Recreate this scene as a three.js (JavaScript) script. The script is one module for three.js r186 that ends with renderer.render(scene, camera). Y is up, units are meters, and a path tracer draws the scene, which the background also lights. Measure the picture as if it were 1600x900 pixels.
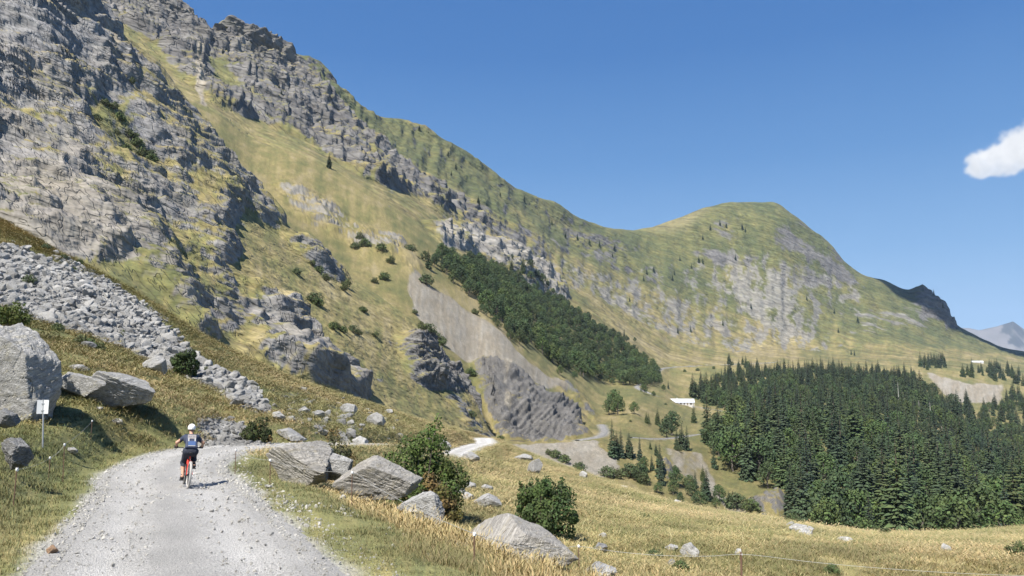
import * as THREE from 'three';
import { mergeGeometries, mergeVertices, toCreasedNormals } from 'three/addons/utils/BufferGeometryUtils.js';
import { MarchingCubes } from 'three/addons/objects/MarchingCubes.js';

/* ---------- camera, sky, sun, exposure ---------- */
const scene = new THREE.Scene();
const FOCAL = 1164, PITCH = Math.atan(140 / FOCAL), EYE = 2.0;
const camera = new THREE.PerspectiveCamera(2 * Math.atan(450 / FOCAL) * 180 / Math.PI, 16 / 9, 0.1, 60000);
camera.position.set(0, EYE, 0);
camera.rotation.set(PITCH, 0, 0);
const renderer = new THREE.WebGLRenderer({ antialias: true });
renderer.toneMapping = THREE.LinearToneMapping;
renderer.toneMappingExposure = 2.05;
renderer.shadowMap.enabled = true;
const SUN = new THREE.Vector3(-0.30, 0.80, 0.51).normalize();
const sun = new THREE.DirectionalLight(new THREE.Color(1.0, 0.955, 0.88), 4.9);
sun.position.copy(SUN).multiplyScalar(3000);
sun.castShadow = true;
Object.assign(sun.shadow.camera, { left: -1500, right: 1500, top: 1500, bottom: -1500, near: 10, far: 8000 });
scene.add(sun, sun.target);

/* ---------- seeded random and noise ---------- */
function rng(seed) { let a = seed >>> 0; return () => { a = (a + 0x6D2B79F5) | 0; let t = Math.imul(a ^ (a >>> 15), 1 | a); t = (t + Math.imul(t ^ (t >>> 7), 61 | t)) ^ t; return ((t ^ (t >>> 14)) >>> 0) / 4294967296; }; }
const PERM = new Uint8Array(512);
{ const r = rng(77), p = [...Array(256).keys()]; for (let i = 255; i > 0; i--) { const j = Math.floor(r() * (i + 1)); [p[i], p[j]] = [p[j], p[i]]; } for (let i = 0; i < 512; i++) PERM[i] = p[i & 255]; }
const GX = new Float32Array(256), GY = new Float32Array(256), GZ = new Float32Array(256);
{ const r = rng(5); for (let i = 0; i < 256; i++) { let x, y, z, l; do { x = r() * 2 - 1; y = r() * 2 - 1; z = r() * 2 - 1; l = x * x + y * y + z * z; } while (l > 1 || l < 0.05); l = Math.sqrt(l); GX[i] = x / l; GY[i] = y / l; GZ[i] = z / l; } }
function noise(x, y, z) {
  const fx = Math.floor(x), fy = Math.floor(y), fz = Math.floor(z);
  const X = fx & 255, Y = fy & 255, Z = fz & 255; x -= fx; y -= fy; z -= fz;
  const u = x * x * x * (x * (x * 6 - 15) + 10), v = y * y * y * (y * (y * 6 - 15) + 10), w = z * z * z * (z * (z * 6 - 15) + 10);
  const A = PERM[X] + Y, AA = PERM[A] + Z, AB = PERM[A + 1] + Z, B = PERM[X + 1] + Y, BA = PERM[B] + Z, BB = PERM[B + 1] + Z;
  const h0 = PERM[AA], h1 = PERM[BA], h2 = PERM[AB], h3 = PERM[BB], h4 = PERM[AA + 1], h5 = PERM[BA + 1], h6 = PERM[AB + 1], h7 = PERM[BB + 1], x1 = x - 1, y1 = y - 1, z1 = z - 1;
  const a0 = GX[h0] * x + GY[h0] * y + GZ[h0] * z, a1 = GX[h1] * x1 + GY[h1] * y + GZ[h1] * z, a2 = GX[h2] * x + GY[h2] * y1 + GZ[h2] * z, a3 = GX[h3] * x1 + GY[h3] * y1 + GZ[h3] * z;
  const a4 = GX[h4] * x + GY[h4] * y + GZ[h4] * z1, a5 = GX[h5] * x1 + GY[h5] * y + GZ[h5] * z1, a6 = GX[h6] * x + GY[h6] * y1 + GZ[h6] * z1, a7 = GX[h7] * x1 + GY[h7] * y1 + GZ[h7] * z1;
  const b0 = a0 + u * (a1 - a0), b1 = a2 + u * (a3 - a2), b2 = a4 + u * (a5 - a4), b3 = a6 + u * (a7 - a6), c0 = b0 + v * (b1 - b0), c1 = b2 + v * (b3 - b2);
  return 1.55 * (c0 + w * (c1 - c0));
}
function fbm(x, y, z, o = 4, g = 0.5) { let s = 0, a = 1, t = 0; for (let i = 0; i < o; i++) { s += a * noise(x, y, z); t += a; a *= g; x = x * 2.03 + 7.1; y = y * 2.03 + 3.7; z = z * 2.03 + 1.3; } return s / t; }
function ridged(x, y, z, o = 4) { let s = 0, a = 1, t = 0; for (let i = 0; i < o; i++) { s += a * (1 - 2 * Math.abs(noise(x, y, z))); t += a; a *= 0.5; x = x * 2.1 + 5.2; y = y * 2.1 + 1.9; z = z * 2.1 + 8.3; } return s / t; }
const clamp = (x, a = 0, b = 1) => x < a ? a : x > b ? b : x;
const sstep = (a, b, x) => { const t = clamp((x - a) / (b - a)); return t * t * (3 - 2 * t); };
const lerp = (a, b, t) => a + (b - a) * t;

/* ---------- sky: clear summer air with one small cumulus ---------- */
const CP = Math.cos(PITCH), SP = Math.sin(PITCH);
function ray(px, py) { const x = (px - 800) / FOCAL, y = (450 - py) / FOCAL, f = CP - y * SP; return [x / f, (y * CP + SP) / f]; }   // sideways and up per metre of depth
{
  const W = 4096, H = 2048, data = new Float32Array(W * H * 4);
  const stops = [[0, 0.62, 0.80, 1.0], [4, 0.49, 0.68, 0.92], [9, 0.31, 0.51, 0.80], [16, 0.165, 0.345, 0.66], [24, 0.088, 0.235, 0.55], [38, 0.055, 0.17, 0.46], [90, 0.035, 0.12, 0.38]];
  const cloudAt = (az, el) => {       // degrees
    let s = -9;
    for (const [a, e, ra, re] of PUFFS) { const dx = (az - a) / ra, dy = (el - e) / (el < e ? re * 0.75 : re); s = Math.max(s, 1 - Math.sqrt(dx * dx + dy * dy)); }
    return s;
  };
  const [c0, e0] = ray(1590, 245), az0 = Math.atan(c0) * 57.2958, el0 = Math.atan(e0 * Math.cos(Math.atan(c0))) * 57.2958;
  const PUFFS = [[az0 - 0.6, el0 - 0.1, 2.2, 1.25], [az0 + 0.7, el0 + 0.4, 2.0, 1.6], [az0 + 2.8, el0 + 0.7, 2.4, 1.9], [az0 - 1.9, el0 - 0.55, 1.1, 0.75], [az0 + 4.6, el0 + 0.1, 2.1, 1.3]];
  const AZ = Float32Array.from({ length: W }, (_, i) => { const phi = ((i + 0.5) / W - 0.5) * 2 * Math.PI; return Math.atan2(Math.cos(phi), -Math.sin(phi)) * 57.2958; });
  for (let j = 0; j < H; j++) {
    const el = ((j + 0.5) / H - 0.5) * 180, e = Math.max(0, el);
    let k = 0; while (k < stops.length - 2 && e > stops[k + 1][0]) k++;
    const t = clamp((e - stops[k][0]) / (stops[k + 1][0] - stops[k][0]));
    const c = [1, 2, 3].map(n => [0, 0.39, 0.445, 0.475][n] * lerp(stops[k][n], stops[k + 1][n], t));
    for (let i = 0; i < W; i++) {
      const o = (j * W + i) * 4; let r = c[0], g = c[1], b = c[2];
      const az = AZ[i];
      if (Math.abs(el - el0) < 6 && Math.abs(az - az0 - 1.5) < 9 && Math.abs(el - el0) < 6) {
        const n = fbm(az * 0.8, el * 0.8, 3.3, 7, 0.6), d = cloudAt(az, el) + n * 0.6, a = sstep(-0.03, 0.34, d);
        const m = 0.48 * (0.97 + 0.22 * fbm(az * 1.1 + 4, el * 1.3, 9.1, 5, 0.6));
        const low = sstep(0.1, -1.5, el - el0 - n * 1.4);
        r = lerp(r, (0.97 - 0.20 * low) * m, a); g = lerp(g, (0.985 - 0.16 * low) * m, a); b = lerp(b, (1.0 - 0.09 * low) * m, a);
      }
      data[o] = r; data[o + 1] = g; data[o + 2] = b; data[o + 3] = 1;
    }
  }
  const tex = new THREE.DataTexture(data, W, H, THREE.RGBAFormat, THREE.FloatType);
  tex.mapping = THREE.EquirectangularReflectionMapping; tex.magFilter = THREE.LinearFilter; tex.minFilter = THREE.LinearFilter; tex.needsUpdate = true;
  scene.background = tex; scene.environment = tex;
}

/* ---------- helpers for objects ---------- */
const used = {};
function numbered(name) { const n = used[name] = (used[name] ?? -1) + 1; return n ? `${name}_${String(n).padStart(3, '0')}` : name; }
function top(o, name, label, category, group, kind) {
  o.name = numbered(name); o.userData = { label, category };
  if (group) o.userData.group = group;
  if (kind) o.userData.kind = kind;
  o.traverse(c => { c.castShadow = true; c.receiveShadow = true; });
  scene.add(o); return o;
}
function part(parent, name, geometry, material) { const m = new THREE.Mesh(geometry, material); m.name = name; m.castShadow = m.receiveShadow = true; parent.add(m); return m; }
function group(...children) { const g = new THREE.Group(); g.add(...children); return g; }
function structure(mesh, name, label) { mesh.name = numbered(name); mesh.userData = { kind: 'structure', label }; mesh.castShadow = mesh.receiveShadow = true; scene.add(mesh); return mesh; }

/* ---------- terrain: one sheet lofted through surveyed contour lines, ordered by distance ---------- */
const AP = 8;                                   // columns of the sheet fan out from a point 8 m behind the camera
function pchipSlopes(x, y) {
  const n = x.length, m = new Float64Array(n); if (n < 2) return m;
  const d = []; for (let i = 0; i < n - 1; i++) d.push((y[i + 1] - y[i]) / (x[i + 1] - x[i]));
  m[0] = d[0]; m[n - 1] = d[n - 2];
  for (let i = 1; i < n - 1; i++) m[i] = d[i - 1] * d[i] <= 0 ? 0 : 2 * d[i - 1] * d[i] / (d[i - 1] + d[i]);
  return m;
}
function hermite(x0, x1, y0, y1, m0, m1, x) { const h = x1 - x0, t = (x - x0) / h, t2 = t * t, t3 = t2 * t; return y0 * (2 * t3 - 3 * t2 + 1) + h * m0 * (t3 - 2 * t2 + t) + y1 * (3 * t2 - 2 * t3) + h * m1 * (t3 - t2); }
class Curve {
  constructor(pts) {                            // pts: [s, ld, e]
    pts.sort((a, b) => a[0] - b[0]);
    this.s = pts.map(p => p[0]); this.ld = pts.map(p => p[1]); this.e = pts.map(p => p[2]);
    this.ml = pchipSlopes(this.s, this.ld); this.me = pchipSlopes(this.s, this.e);
  }
  at(s, out) {
    const S = this.s, n = S.length;
    if (s <= S[0]) { out[0] = this.ld[0]; out[1] = this.e[0]; return; }
    if (s >= S[n - 1]) { out[0] = this.ld[n - 1]; out[1] = this.e[n - 1]; return; }
    let i = 0; while (S[i + 1] < s) i++;
    out[0] = hermite(S[i], S[i + 1], this.ld[i], this.ld[i + 1], this.ml[i], this.ml[i + 1], s);
    out[1] = hermite(S[i], S[i + 1], this.e[i], this.e[i + 1], this.me[i], this.me[i + 1], s);
  }
}
const seen = (pts) => new Curve(pts.map(([px, py, D]) => { const [a, b] = ray(px, py); return [a * D / (D + AP), Math.log(D + AP), b * D / (D + AP)]; }));
const sect = (D, pts) => new Curve(pts.map(([X, h]) => [X / (D + AP), Math.log(D + AP), h / (D + AP)]));   // h below or above the eye
const same = (D, pts) => seen(pts.map(([px, py]) => [px, py, D]));
// the track: centre line and height for the first stretch
const roadX = D => D < 20 ? -0.46 * D + 0.33 + (D < 0 ? -0.1 * D : 0) : -8.87;
const roadH = D => D < 20 ? -2.0 - 0.046 * D : -2.92 - 0.02 * (D - 20);
const nearSect = D => {
  const c = roadX(D), h = roadH(D), L = c - 1.95, R = c + 1.95, f = 1 / (D + AP);
  return sect(D, [[L - 30, h + 9], [L - 14, h + 4.6], [L - 7, h + 2.4], [L - 3.5, h + 1.25], [L - 1.6, h + 0.52], [L - 0.6, h + 0.14], [L, h], [c, h + 0.03], [R, h], [R + 1.6, h - 0.1], [R + 3.2, h - 0.55], [R + 5.5, h - 1.25], [R + 8.5, h - 1.75], [R + 13, h - 2.5], [R + 22, h - 4.2], [R + 40, h - 6.5]]);
};
const CURVES = [
  nearSect(-5), nearSect(0), nearSect(5), nearSect(9.6), nearSect(14.5), nearSect(20),
  /*6*/ same(28, [[-700, 430], [-300, 530], [0, 640], [120, 670], [165, 707], [190, 721], [275, 722], [355, 723], [430, 737], [500, 755], [600, 777], [700, 800], [800, 820], [1000, 838], [1200, 852], [1400, 866], [1600, 870], [2000, 872]]),
  /*7*/ same(38, [[-700, 290], [-300, 420], [0, 535], [120, 565], [200, 602], [300, 652], [340, 674], [400, 684], [450, 692], [500, 702], [560, 712], [640, 738], [720, 765], [800, 778], [900, 794], [1000, 812], [1200, 830], [1400, 848], [1600, 852], [2000, 854]]),
  /*8*/ seen([[-700, 180, 62], [-300, 330, 58], [0, 470, 55], [100, 505, 55], [200, 548, 55], [300, 590, 52], [400, 624, 50], [450, 643, 50], [520, 664, 52], [580, 677, 54], [640, 702, 58], [700, 726, 60], [800, 755, 55], [900, 776, 52], [1000, 793, 50], [1200, 819, 48], [1400, 841, 48], [1600, 842, 50], [2000, 840, 50]]),
  /*9*/ seen([[-700, -20, 110], [-300, 180, 100], [-100, 295, 92], [0, 345, 88], [100, 400, 82], [200, 452, 80], [330, 533, 80], [450, 588, 86], [560, 625, 96], [660, 657, 112], [740, 679, 130], [785, 693, 137], [830, 712, 118], [900, 738, 95], [1000, 772, 78], [1100, 797, 72], [1200, 810, 69], [1350, 832, 66], [1480, 835, 70], [1600, 826, 75], [2000, 810, 85]]),
  /*10*/ seen([[-700, 60, 138], [-300, 250, 125], [0, 400, 112], [100, 440, 105], [200, 490, 103], [330, 565, 105], [450, 618, 112], [560, 655, 125], [660, 690, 145], [740, 712, 165], [785, 722, 172], [830, 755, 150], [900, 790, 125], [1000, 830, 108], [1200, 870, 100], [1400, 890, 100], [1600, 880, 105], [2000, 870, 115]]),
  /*11*/ seen([[-700, 70, 150], [-300, 260, 135], [0, 405, 122], [100, 445, 116], [200, 495, 116], [330, 570, 120], [450, 620, 130], [560, 658, 145], [660, 694, 170], [740, 716, 200], [785, 716, 240], [830, 738, 250], [900, 762, 250], [970, 770, 255], [1050, 800, 250], [1200, 850, 225], [1400, 872, 215], [1600, 850, 220], [2000, 850, 230]]),
  /*12*/ seen([[-700, -150, 168], [-300, 120, 158], [0, 320, 150], [100, 370, 148], [200, 412, 150], [300, 482, 155], [400, 545, 165], [500, 592, 180], [600, 632, 205], [700, 674, 235], [760, 696, 262], [785, 698, 275], [830, 714, 282], [900, 730, 284], [970, 744, 285], [1050, 757, 290], [1130, 790, 290], [1200, 795, 285], [1400, 812, 280], [1600, 812, 290], [2000, 800, 300]]),
  /*13*/ seen([[-700, -500, 215], [-300, -130, 205], [0, 150, 205], [100, 220, 205], [200, 290, 205], [300, 370, 210], [400, 430, 220], [500, 490, 235], [600, 560, 250], [700, 635, 270], [760, 682, 288], [785, 689, 294], [830, 692, 302], [900, 690, 310], [940, 687, 318], [1000, 692, 335], [1050, 705, 335], [1130, 735, 340], [1200, 735, 345], [1400, 762, 345], [1600, 780, 355], [2000, 770, 360]]),
  /*14*/ seen([[-700, -900, 280], [-300, -480, 270], [0, -190, 272], [100, -50, 285], [165, 30, 300], [240, 95, 315], [330, 210, 325], [400, 300, 330], [460, 362, 332], [540, 430, 328], [640, 500, 318], [700, 562, 312], [740, 620, 306], [770, 680, 302], [785, 687, 303], [830, 690, 311], [900, 687, 322], [940, 680, 335], [1000, 683, 360], [1050, 690, 380], [1130, 690, 410], [1230, 672, 430], [1350, 694, 430], [1450, 716, 430], [1600, 762, 440], [2000, 820, 450]]),
  /*15*/ seen([[-700, -800, 370], [-300, -400, 350], [0, -120, 350], [100, 20, 360], [165, 85, 370], [240, 155, 380], [330, 258, 385], [400, 338, 385], [460, 392, 380], [540, 452, 365], [640, 517, 345], [700, 577, 330], [740, 634, 318], [770, 684, 312], [785, 686.5, 312], [830, 689, 318], [900, 686, 330], [940, 678, 345], [1000, 676, 385], [1050, 680, 420], [1130, 670, 480], [1230, 690, 520], [1350, 708, 530], [1450, 726, 540], [1600, 775, 560], [2000, 820, 570]]),
  /*16*/ seen([[-700, -700, 480], [-300, -350, 460], [0, -60, 470], [100, 60, 480], [165, 112, 490], [240, 172, 500], [330, 252, 500], [400, 312, 490], [460, 352, 480], [540, 407, 460], [640, 457, 420], [700, 512, 400], [740, 552, 385], [785, 577, 372], [830, 610, 370], [870, 640, 375], [925, 666, 385], [960, 652, 430], [1000, 640, 470], [1050, 640, 560], [1090, 641, 640], [1130, 642, 660], [1205, 652, 660], [1230, 645, 690], [1350, 645, 700], [1450, 660, 720], [1600, 700, 760], [2000, 760, 800]]),
  /*17*/ seen([[-700, -650, 620], [-300, -300, 610], [0, -20, 620], [100, 80, 640], [165, 105, 650], [240, 132, 660], [330, 172, 670], [400, 222, 670], [460, 238, 670], [514, 263, 670], [600, 312, 660], [700, 392, 640], [760, 442, 630], [850, 522, 640], [900, 562, 645], [960, 604, 650], [1000, 603, 670], [1035, 612, 690], [1065, 626, 710], [1100, 628, 760], [1205, 618, 800], [1300, 610, 860], [1400, 612, 900], [1500, 632, 900], [1600, 655, 900], [2000, 690, 900]]),
  /*18*/ seen([[-700, -680, 800], [-300, -360, 800], [0, -80, 820], [165, 25, 850], [240, 66, 860], [330, 118, 870], [400, 158, 880], [460, 192, 890], [560, 244, 900], [640, 286, 920], [700, 334, 930], [760, 387, 940], [850, 452, 960], [900, 482, 970], [960, 522, 990], [1020, 562, 1010], [1050, 574, 1050], [1100, 574, 1100], [1205, 574, 1150], [1300, 574, 1200], [1430, 574, 1300], [1500, 576, 1350], [1600, 588, 1400], [2000, 610, 1450]]),
  /*19*/ seen([[-700, -690, 890], [-300, -400, 900], [0, -105, 930], [200, 10, 960], [330, 66, 980], [500, 152, 1030], [620, 228, 1120], [700, 278, 1180], [800, 347, 1250], [900, 422, 1350], [1000, 482, 1480], [1100, 527, 1600], [1205, 545, 1700], [1300, 553, 1750], [1430, 556, 1800], [1500, 562, 1850], [1600, 572, 1900], [2000, 600, 1900]]),
  /*20*/ seen([[-700, -720, 950], [-300, -430, 960], [0, -140, 985], [200, -15, 1015], [330, 57, 1015], [500, 122, 1100], [620, 203, 1250], [700, 243, 1330], [800, 313, 1480], [900, 377, 1700], [1000, 412, 1900], [1100, 424, 2000], [1205, 436, 2050], [1300, 474, 2100], [1430, 514, 2150], [1500, 538, 2200], [1600, 562, 2250], [2000, 595, 2300]]),
  /*21*/ seen([[-700, -760, 1000], [-300, -460, 1000], [0, -180, 1020], [140, -70, 1035], [200, -38, 1040], [265, 0, 1045], [300, 26, 1050], [318, 52, 1052], [326, 58, 1050], [336, 42, 1046], [350, 30, 1045], [385, 45, 1060], [430, 77, 1090], [500, 95, 1150], [530, 135, 1190], [565, 175, 1240], [620, 186, 1330], [665, 197, 1400], [690, 215, 1440], [735, 240, 1500], [800, 290, 1640], [840, 308, 1730], [870, 318, 1800], [905, 340, 1900], [960, 357, 2080], [990, 360, 2150], [1010, 357, 2200], [1060, 340, 2260], [1110, 322, 2300], [1150, 316, 2320], [1205, 316, 2330], [1240, 335, 2330], [1270, 360, 2340], [1300, 385, 2350], [1320, 410, 2360], [1350, 430, 2370], [1380, 437, 2380], [1410, 451, 2390], [1440, 455, 2390], [1470, 475, 2400], [1480, 496, 2400], [1510, 516, 2410], [1560, 540, 2430], [1600, 550, 2450], [2000, 596, 2500]]),
  /*22*/ seen([[-700, -560, 1200], [0, -40, 1260], [265, 110, 1300], [350, 140, 1310], [500, 200, 1420], [620, 280, 1620], [735, 330, 1850], [870, 400, 2250], [990, 430, 2650], [1205, 410, 2850], [1300, 460, 2850], [1440, 520, 2900], [1510, 560, 2950], [1600, 590, 3000], [2000, 620, 3100]]),
];
const NK = CURVES.length;
const SUB = [4, 10, 18, 34, 34, 36, 46, 46, 90, 14, 8, 66, 110, 136, 14, 86, 76, 80, 62, 72, 60, 6];
const VROW = [0]; SUB.forEach((n, k) => { for (let i = 1; i <= n; i++) VROW.push(k + i / n); });
const SCOL = [];
{ for (let s = -1.25; s < -0.76; s += 0.012) SCOL.push(s); const n = 800; for (let i = 0; i <= n; i++) SCOL.push(-0.755 + 1.51 * i / n); for (let s = 0.765; s < 1.25; s += 0.012) SCOL.push(s); }
const NR = VROW.length, NC = SCOL.length;
const colCache = {};
function column(s, out) {                        // the contour values of one column and their slopes
  out ??= { ld: new Float64Array(NK), e: new Float64Array(NK) }; const t = [0, 0];
  for (let k = 0; k < NK; k++) { CURVES[k].at(s, t); out.ld[k] = t[0]; out.e[k] = t[1]; if (k && out.ld[k] < out.ld[k - 1] + 0.004) out.ld[k] = out.ld[k - 1] + 0.004; }
  const x = [...Array(NK).keys()]; out.ml = pchipSlopes(x, out.ld); out.me = pchipSlopes(x, out.e); return out;
}
function alongColumn(c, v) {                     // [depth, height]
  const k = Math.min(NK - 2, Math.max(0, Math.floor(v)));
  const ld = hermite(k, k + 1, c.ld[k], c.ld[k + 1], c.ml[k], c.ml[k + 1], v), e = hermite(k, k + 1, c.e[k], c.e[k + 1], c.me[k], c.me[k + 1], v), r = Math.exp(ld);
  return [r - AP, e * r + EYE];
}
function vOfDepth(c, D) { let a = 0, b = NK - 1; for (let i = 0; i < 40; i++) { const m = (a + b) / 2; if (alongColumn(c, m)[0] < D) a = m; else b = m; } return (a + b) / 2; }
// first point of the bare sheet that lies under a photo pixel, between two contour numbers
function onSheet(px, py, v0 = 0, v1 = NK - 1) {
  const [a, b] = ray(px, py); let s = a * 0.97, v = v0, D = 50;
  for (let it = 0; it < 6; it++) {
    const c = column(s); let last = null, hit = null;
    for (let w = v0; w <= v1 + 1e-6; w += 0.04) { const [d, h] = alongColumn(c, Math.min(w, NK - 1)); if (d < 1) continue; const g = (h - EYE) / d - b; if (last !== null && last < 0 && g >= 0) { hit = w - 0.04 * g / (g - last); break; } last = g; }
    if (hit === null) { let best = 1e9; for (let w = v0; w <= v1 + 1e-6; w += 0.04) { const [d, h] = alongColumn(c, Math.min(w, NK - 1)); if (d < 1) continue; const g = Math.abs((h - EYE) / d - b); if (g < best) { best = g; hit = w; } } }
    v = hit; D = alongColumn(c, v)[0]; s = a * D / (D + AP);
  }
  return [s, v, D];
}
/* materials of the ground by region; outlines surveyed on the sheet (column, contour) */
const REGIONS = [];
function region(type, amount, v0, v1, poly, opt = {}) {
  const pts = []; poly.forEach((p, i) => { const q = poly[(i + 1) % poly.length], n = Math.max(1, Math.ceil(Math.hypot(q[0] - p[0], q[1] - p[1]) / 60)); for (let j = 0; j < n; j++) { const r = onSheet(lerp(p[0], q[0], j / n), lerp(p[1], q[1], j / n), v0, v1); pts.push([r[0], r[1]]); } });
  const xs = pts.map(p => p[0]), ys = pts.map(p => p[1]);
  REGIONS.push({ type, amount, pts, x0: Math.min(...xs), x1: Math.max(...xs), y0: Math.min(...ys), y1: Math.max(...ys), ...opt });
}
function inside(r, x, y) {
  if (x < r.x0 || x > r.x1 || y < r.y0 || y > r.y1) return false;
  let c = false; const p = r.pts;
  for (let i = 0, j = p.length - 1; i < p.length; j = i++) if ((p[i][1] > y) !== (p[j][1] > y) && x < (p[j][0] - p[i][0]) * (y - p[i][1]) / (p[j][1] - p[i][1]) + p[i][0]) c = !c;
  return c;
}
// near hillside
region('scree', 0.74, 6, 9, [[-350, 225], [0, 375], [40, 385], [120, 425], [210, 475], [270, 520], [330, 570], [395, 600], [425, 648], [380, 642], [330, 605], [290, 588], [240, 572], [200, 548], [130, 522], [70, 505], [0, 480], [-350, 380]]);
region('scree', 0.55, 7, 9, [[85, 398], [120, 405], [200, 460], [262, 500], [250, 508], [180, 470], [105, 420]]);
region('scree', 0.7, 6, 8, [[308, 655], [340, 650], [380, 665], [425, 690], [425, 697], [330, 697], [308, 682]]);
region('scree', 0.35, 7, 9, [[420, 590], [640, 655], [700, 680], [640, 700], [540, 680], [430, 655]]);
region('green', 0.35, 7.5, 9.2, [[150, 410], [330, 520], [480, 595], [640, 650], [560, 640], [420, 600], [300, 540], [180, 460]]);
region('ochre', 0.9, 8, 9.2, [[105, 402], [130, 408], [165, 440], [140, 432]]);
// rocky spur on the left
region('rock', 0.92, 10.3, 14.4, [[-700, -900], [-300, -480], [0, -190], [100, -50], [165, 30], [200, 80], [150, 130], [130, 180], [120, 260], [170, 330], [235, 385], [135, 415], [60, 385], [0, 350], [-300, 180], [-700, 0]]);
region('rock', 0.66, 10.3, 14.4, [[165, 30], [205, 85], [245, 125], [330, 212], [392, 290], [408, 335], [372, 342], [330, 352], [262, 342], [235, 385], [150, 340], [110, 260], [130, 180], [150, 110]]);
region('green', 0.75, 11, 14.4, [[120, 170], [165, 150], [200, 180], [235, 225], [235, 275], [200, 262], [150, 215], [118, 195]], { less: 0.4 });
region('rock', 0.5, 10.3, 14, [[225, 380], [300, 365], [380, 372], [372, 398], [330, 420], [390, 440], [430, 470], [395, 520], [370, 535], [300, 520], [240, 450], [190, 415]]);
region('rock', 0.88, 10.3, 14, [[392, 478], [440, 462], [475, 505], [490, 540], [575, 605], [560, 622], [490, 605], [420, 580], [365, 548], [400, 520]]);
region('rock', 0.85, 11, 14.4, [[430, 378], [480, 380], [545, 432], [530, 440], [470, 408]]);
region('rock', 0.6, 11, 14.4, [[330, 215], [400, 300], [450, 352], [430, 360], [380, 320], [330, 260]]);
region('dark', 0.9, 11, 14.4, [[626, 533], [705, 538], [735, 562], [752, 610], [700, 608], [650, 600], [632, 570]]);
region('green', 0.5, 11, 14.4, [[640, 560], [700, 565], [690, 580], [645, 575]], { less: 0.5 });
region('rock', 0.45, 11, 14.4, [[690, 610], [745, 640], [775, 690], [755, 692], [715, 660]]);
region('green', 0.3, 11, 14.4, [[560, 420], [660, 500], [720, 600], [770, 680], [640, 640], [600, 520]]);
// gully, gravel cone and shale bluff
region('dark', 1.0, 14.2, 16.6, [[738, 566], [772, 576], [800, 580], [830, 605], [880, 645], [935, 690], [790, 692], [776, 660], [748, 615]]);
region('gravel', 1.0, 14.2, 17.6, [[640, 432], [656, 430], [672, 448], [708, 464], [758, 504], [808, 548], [860, 588], [895, 622], [845, 603], [815, 592], [780, 575], [725, 562], [682, 532], [645, 490], [636, 455]]);
region('rock', 0.6, 15, 17, [[870, 585], [905, 610], [940, 660], [925, 672], [890, 640], [850, 600]]);
region('scree', 0.95, 11.6, 14.6, [[795, 693], [935, 688], [985, 742], [930, 752], [880, 742], [830, 722]], { smooth: 1 });
region('gravel', 0.56, 11.2, 16, [[1040, 700], [1090, 705], [1110, 740], [1130, 770], [1180, 800], [1150, 805], [1090, 760], [1050, 730]]);
region('dark', 0.85, 11.2, 15, [[1020, 722], [1048, 728], [1052, 755], [1030, 752]]);
region('dark', 0.62, 10.9, 14, [[1165, 785], [1225, 775], [1232, 812], [1180, 812]]);
// long mountain flank
region('rock', 0.8, 15, 18.6, [[415, 285], [465, 290], [560, 350], [640, 390], [640, 410], [560, 392], [470, 342]], { pale: 1 });
region('rock', 0.8, 15.5, 19, [[655, 345], [730, 350], [800, 388], [870, 430], [888, 462], [830, 455], [760, 402], [690, 382]], { pale: 1 });
region('pale', 0.7, 15.5, 19, [[598, 296], [625, 300], [622, 332], [610, 330]]);
region('crag', 0.78, 16.8, 21.05, [[-300, -500], [140, -75], [265, -3], [300, 26], [325, 48], [350, 33], [430, 75], [462, 95], [520, 150], [560, 190], [640, 268], [715, 300], [775, 372], [740, 352], [640, 302], [560, 275], [470, 218], [400, 185], [330, 162], [295, 130], [230, 62], [140, 10], [-300, -350]]);
region('green', 0.6, 17, 21, [[318, 80], [345, 95], [372, 125], [345, 150], [312, 120]], { less: 0.6 });
region('crag', 0.45, 17.5, 20.6, [[650, 285], [760, 325], [885, 385], [865, 412], [740, 375], [660, 325]]);
region('crag', 0.5, 17.5, 20.8, [[850, 348], [1000, 378], [1065, 430], [1040, 447], [960, 425], [870, 388]]);
region('pale', 0.58, 17.5, 20.8, [[850, 400], [950, 430], [1100, 470], [1250, 530], [1180, 555], [1080, 540], [960, 480], [880, 440]]);
region('pale', 0.84, 18.5, 20.9, [[1105, 400], [1200, 392], [1232, 430], [1262, 500], [1300, 545], [1240, 545], [1185, 505], [1125, 450]]);
region('crag', 0.42, 18.5, 20.9, [[1090, 375], [1150, 390], [1210, 398], [1215, 425], [1140, 420], [1095, 395]]);
region('pale', 0.8, 18.5, 20.9, [[1285, 400], [1310, 430], [1345, 465], [1338, 495], [1310, 460], [1280, 425]]);
region('pale', 0.5, 18.5, 20.9, [[1230, 420], [1290, 440], [1340, 480], [1330, 530], [1270, 500]]);
region('ledge', 0.62, 18.5, 20.9, [[1335, 492], [1430, 482], [1448, 510], [1380, 532], [1328, 522]]);
region('crag', 0.8, 19.8, 21.05, [[1425, 450], [1445, 452], [1482, 492], [1500, 515], [1470, 508], [1430, 480]]);
region('crag', 0.45, 20.3, 21.05, [[1205, 314], [1245, 333], [1300, 383], [1330, 418], [1315, 418], [1280, 385], [1230, 345]]);
region('ochre2', 0.8, 20, 21.05, [[1010, 357], [1060, 338], [1110, 322], [1085, 345], [1040, 358]]);
region('gold', 0.7, 17.2, 19.3, [[900, 470], [1030, 530], [1150, 545], [1250, 552], [1250, 575], [1060, 570], [1000, 550]]);
region('gravel', 0.72, 17, 18.3, [[1440, 578], [1475, 585], [1520, 600], [1572, 595], [1560, 635], [1500, 628], [1460, 600]]);
region('gravel', 0.8, 15.2, 17, [[1472, 660], [1510, 668], [1500, 682], [1474, 674]]);
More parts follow.
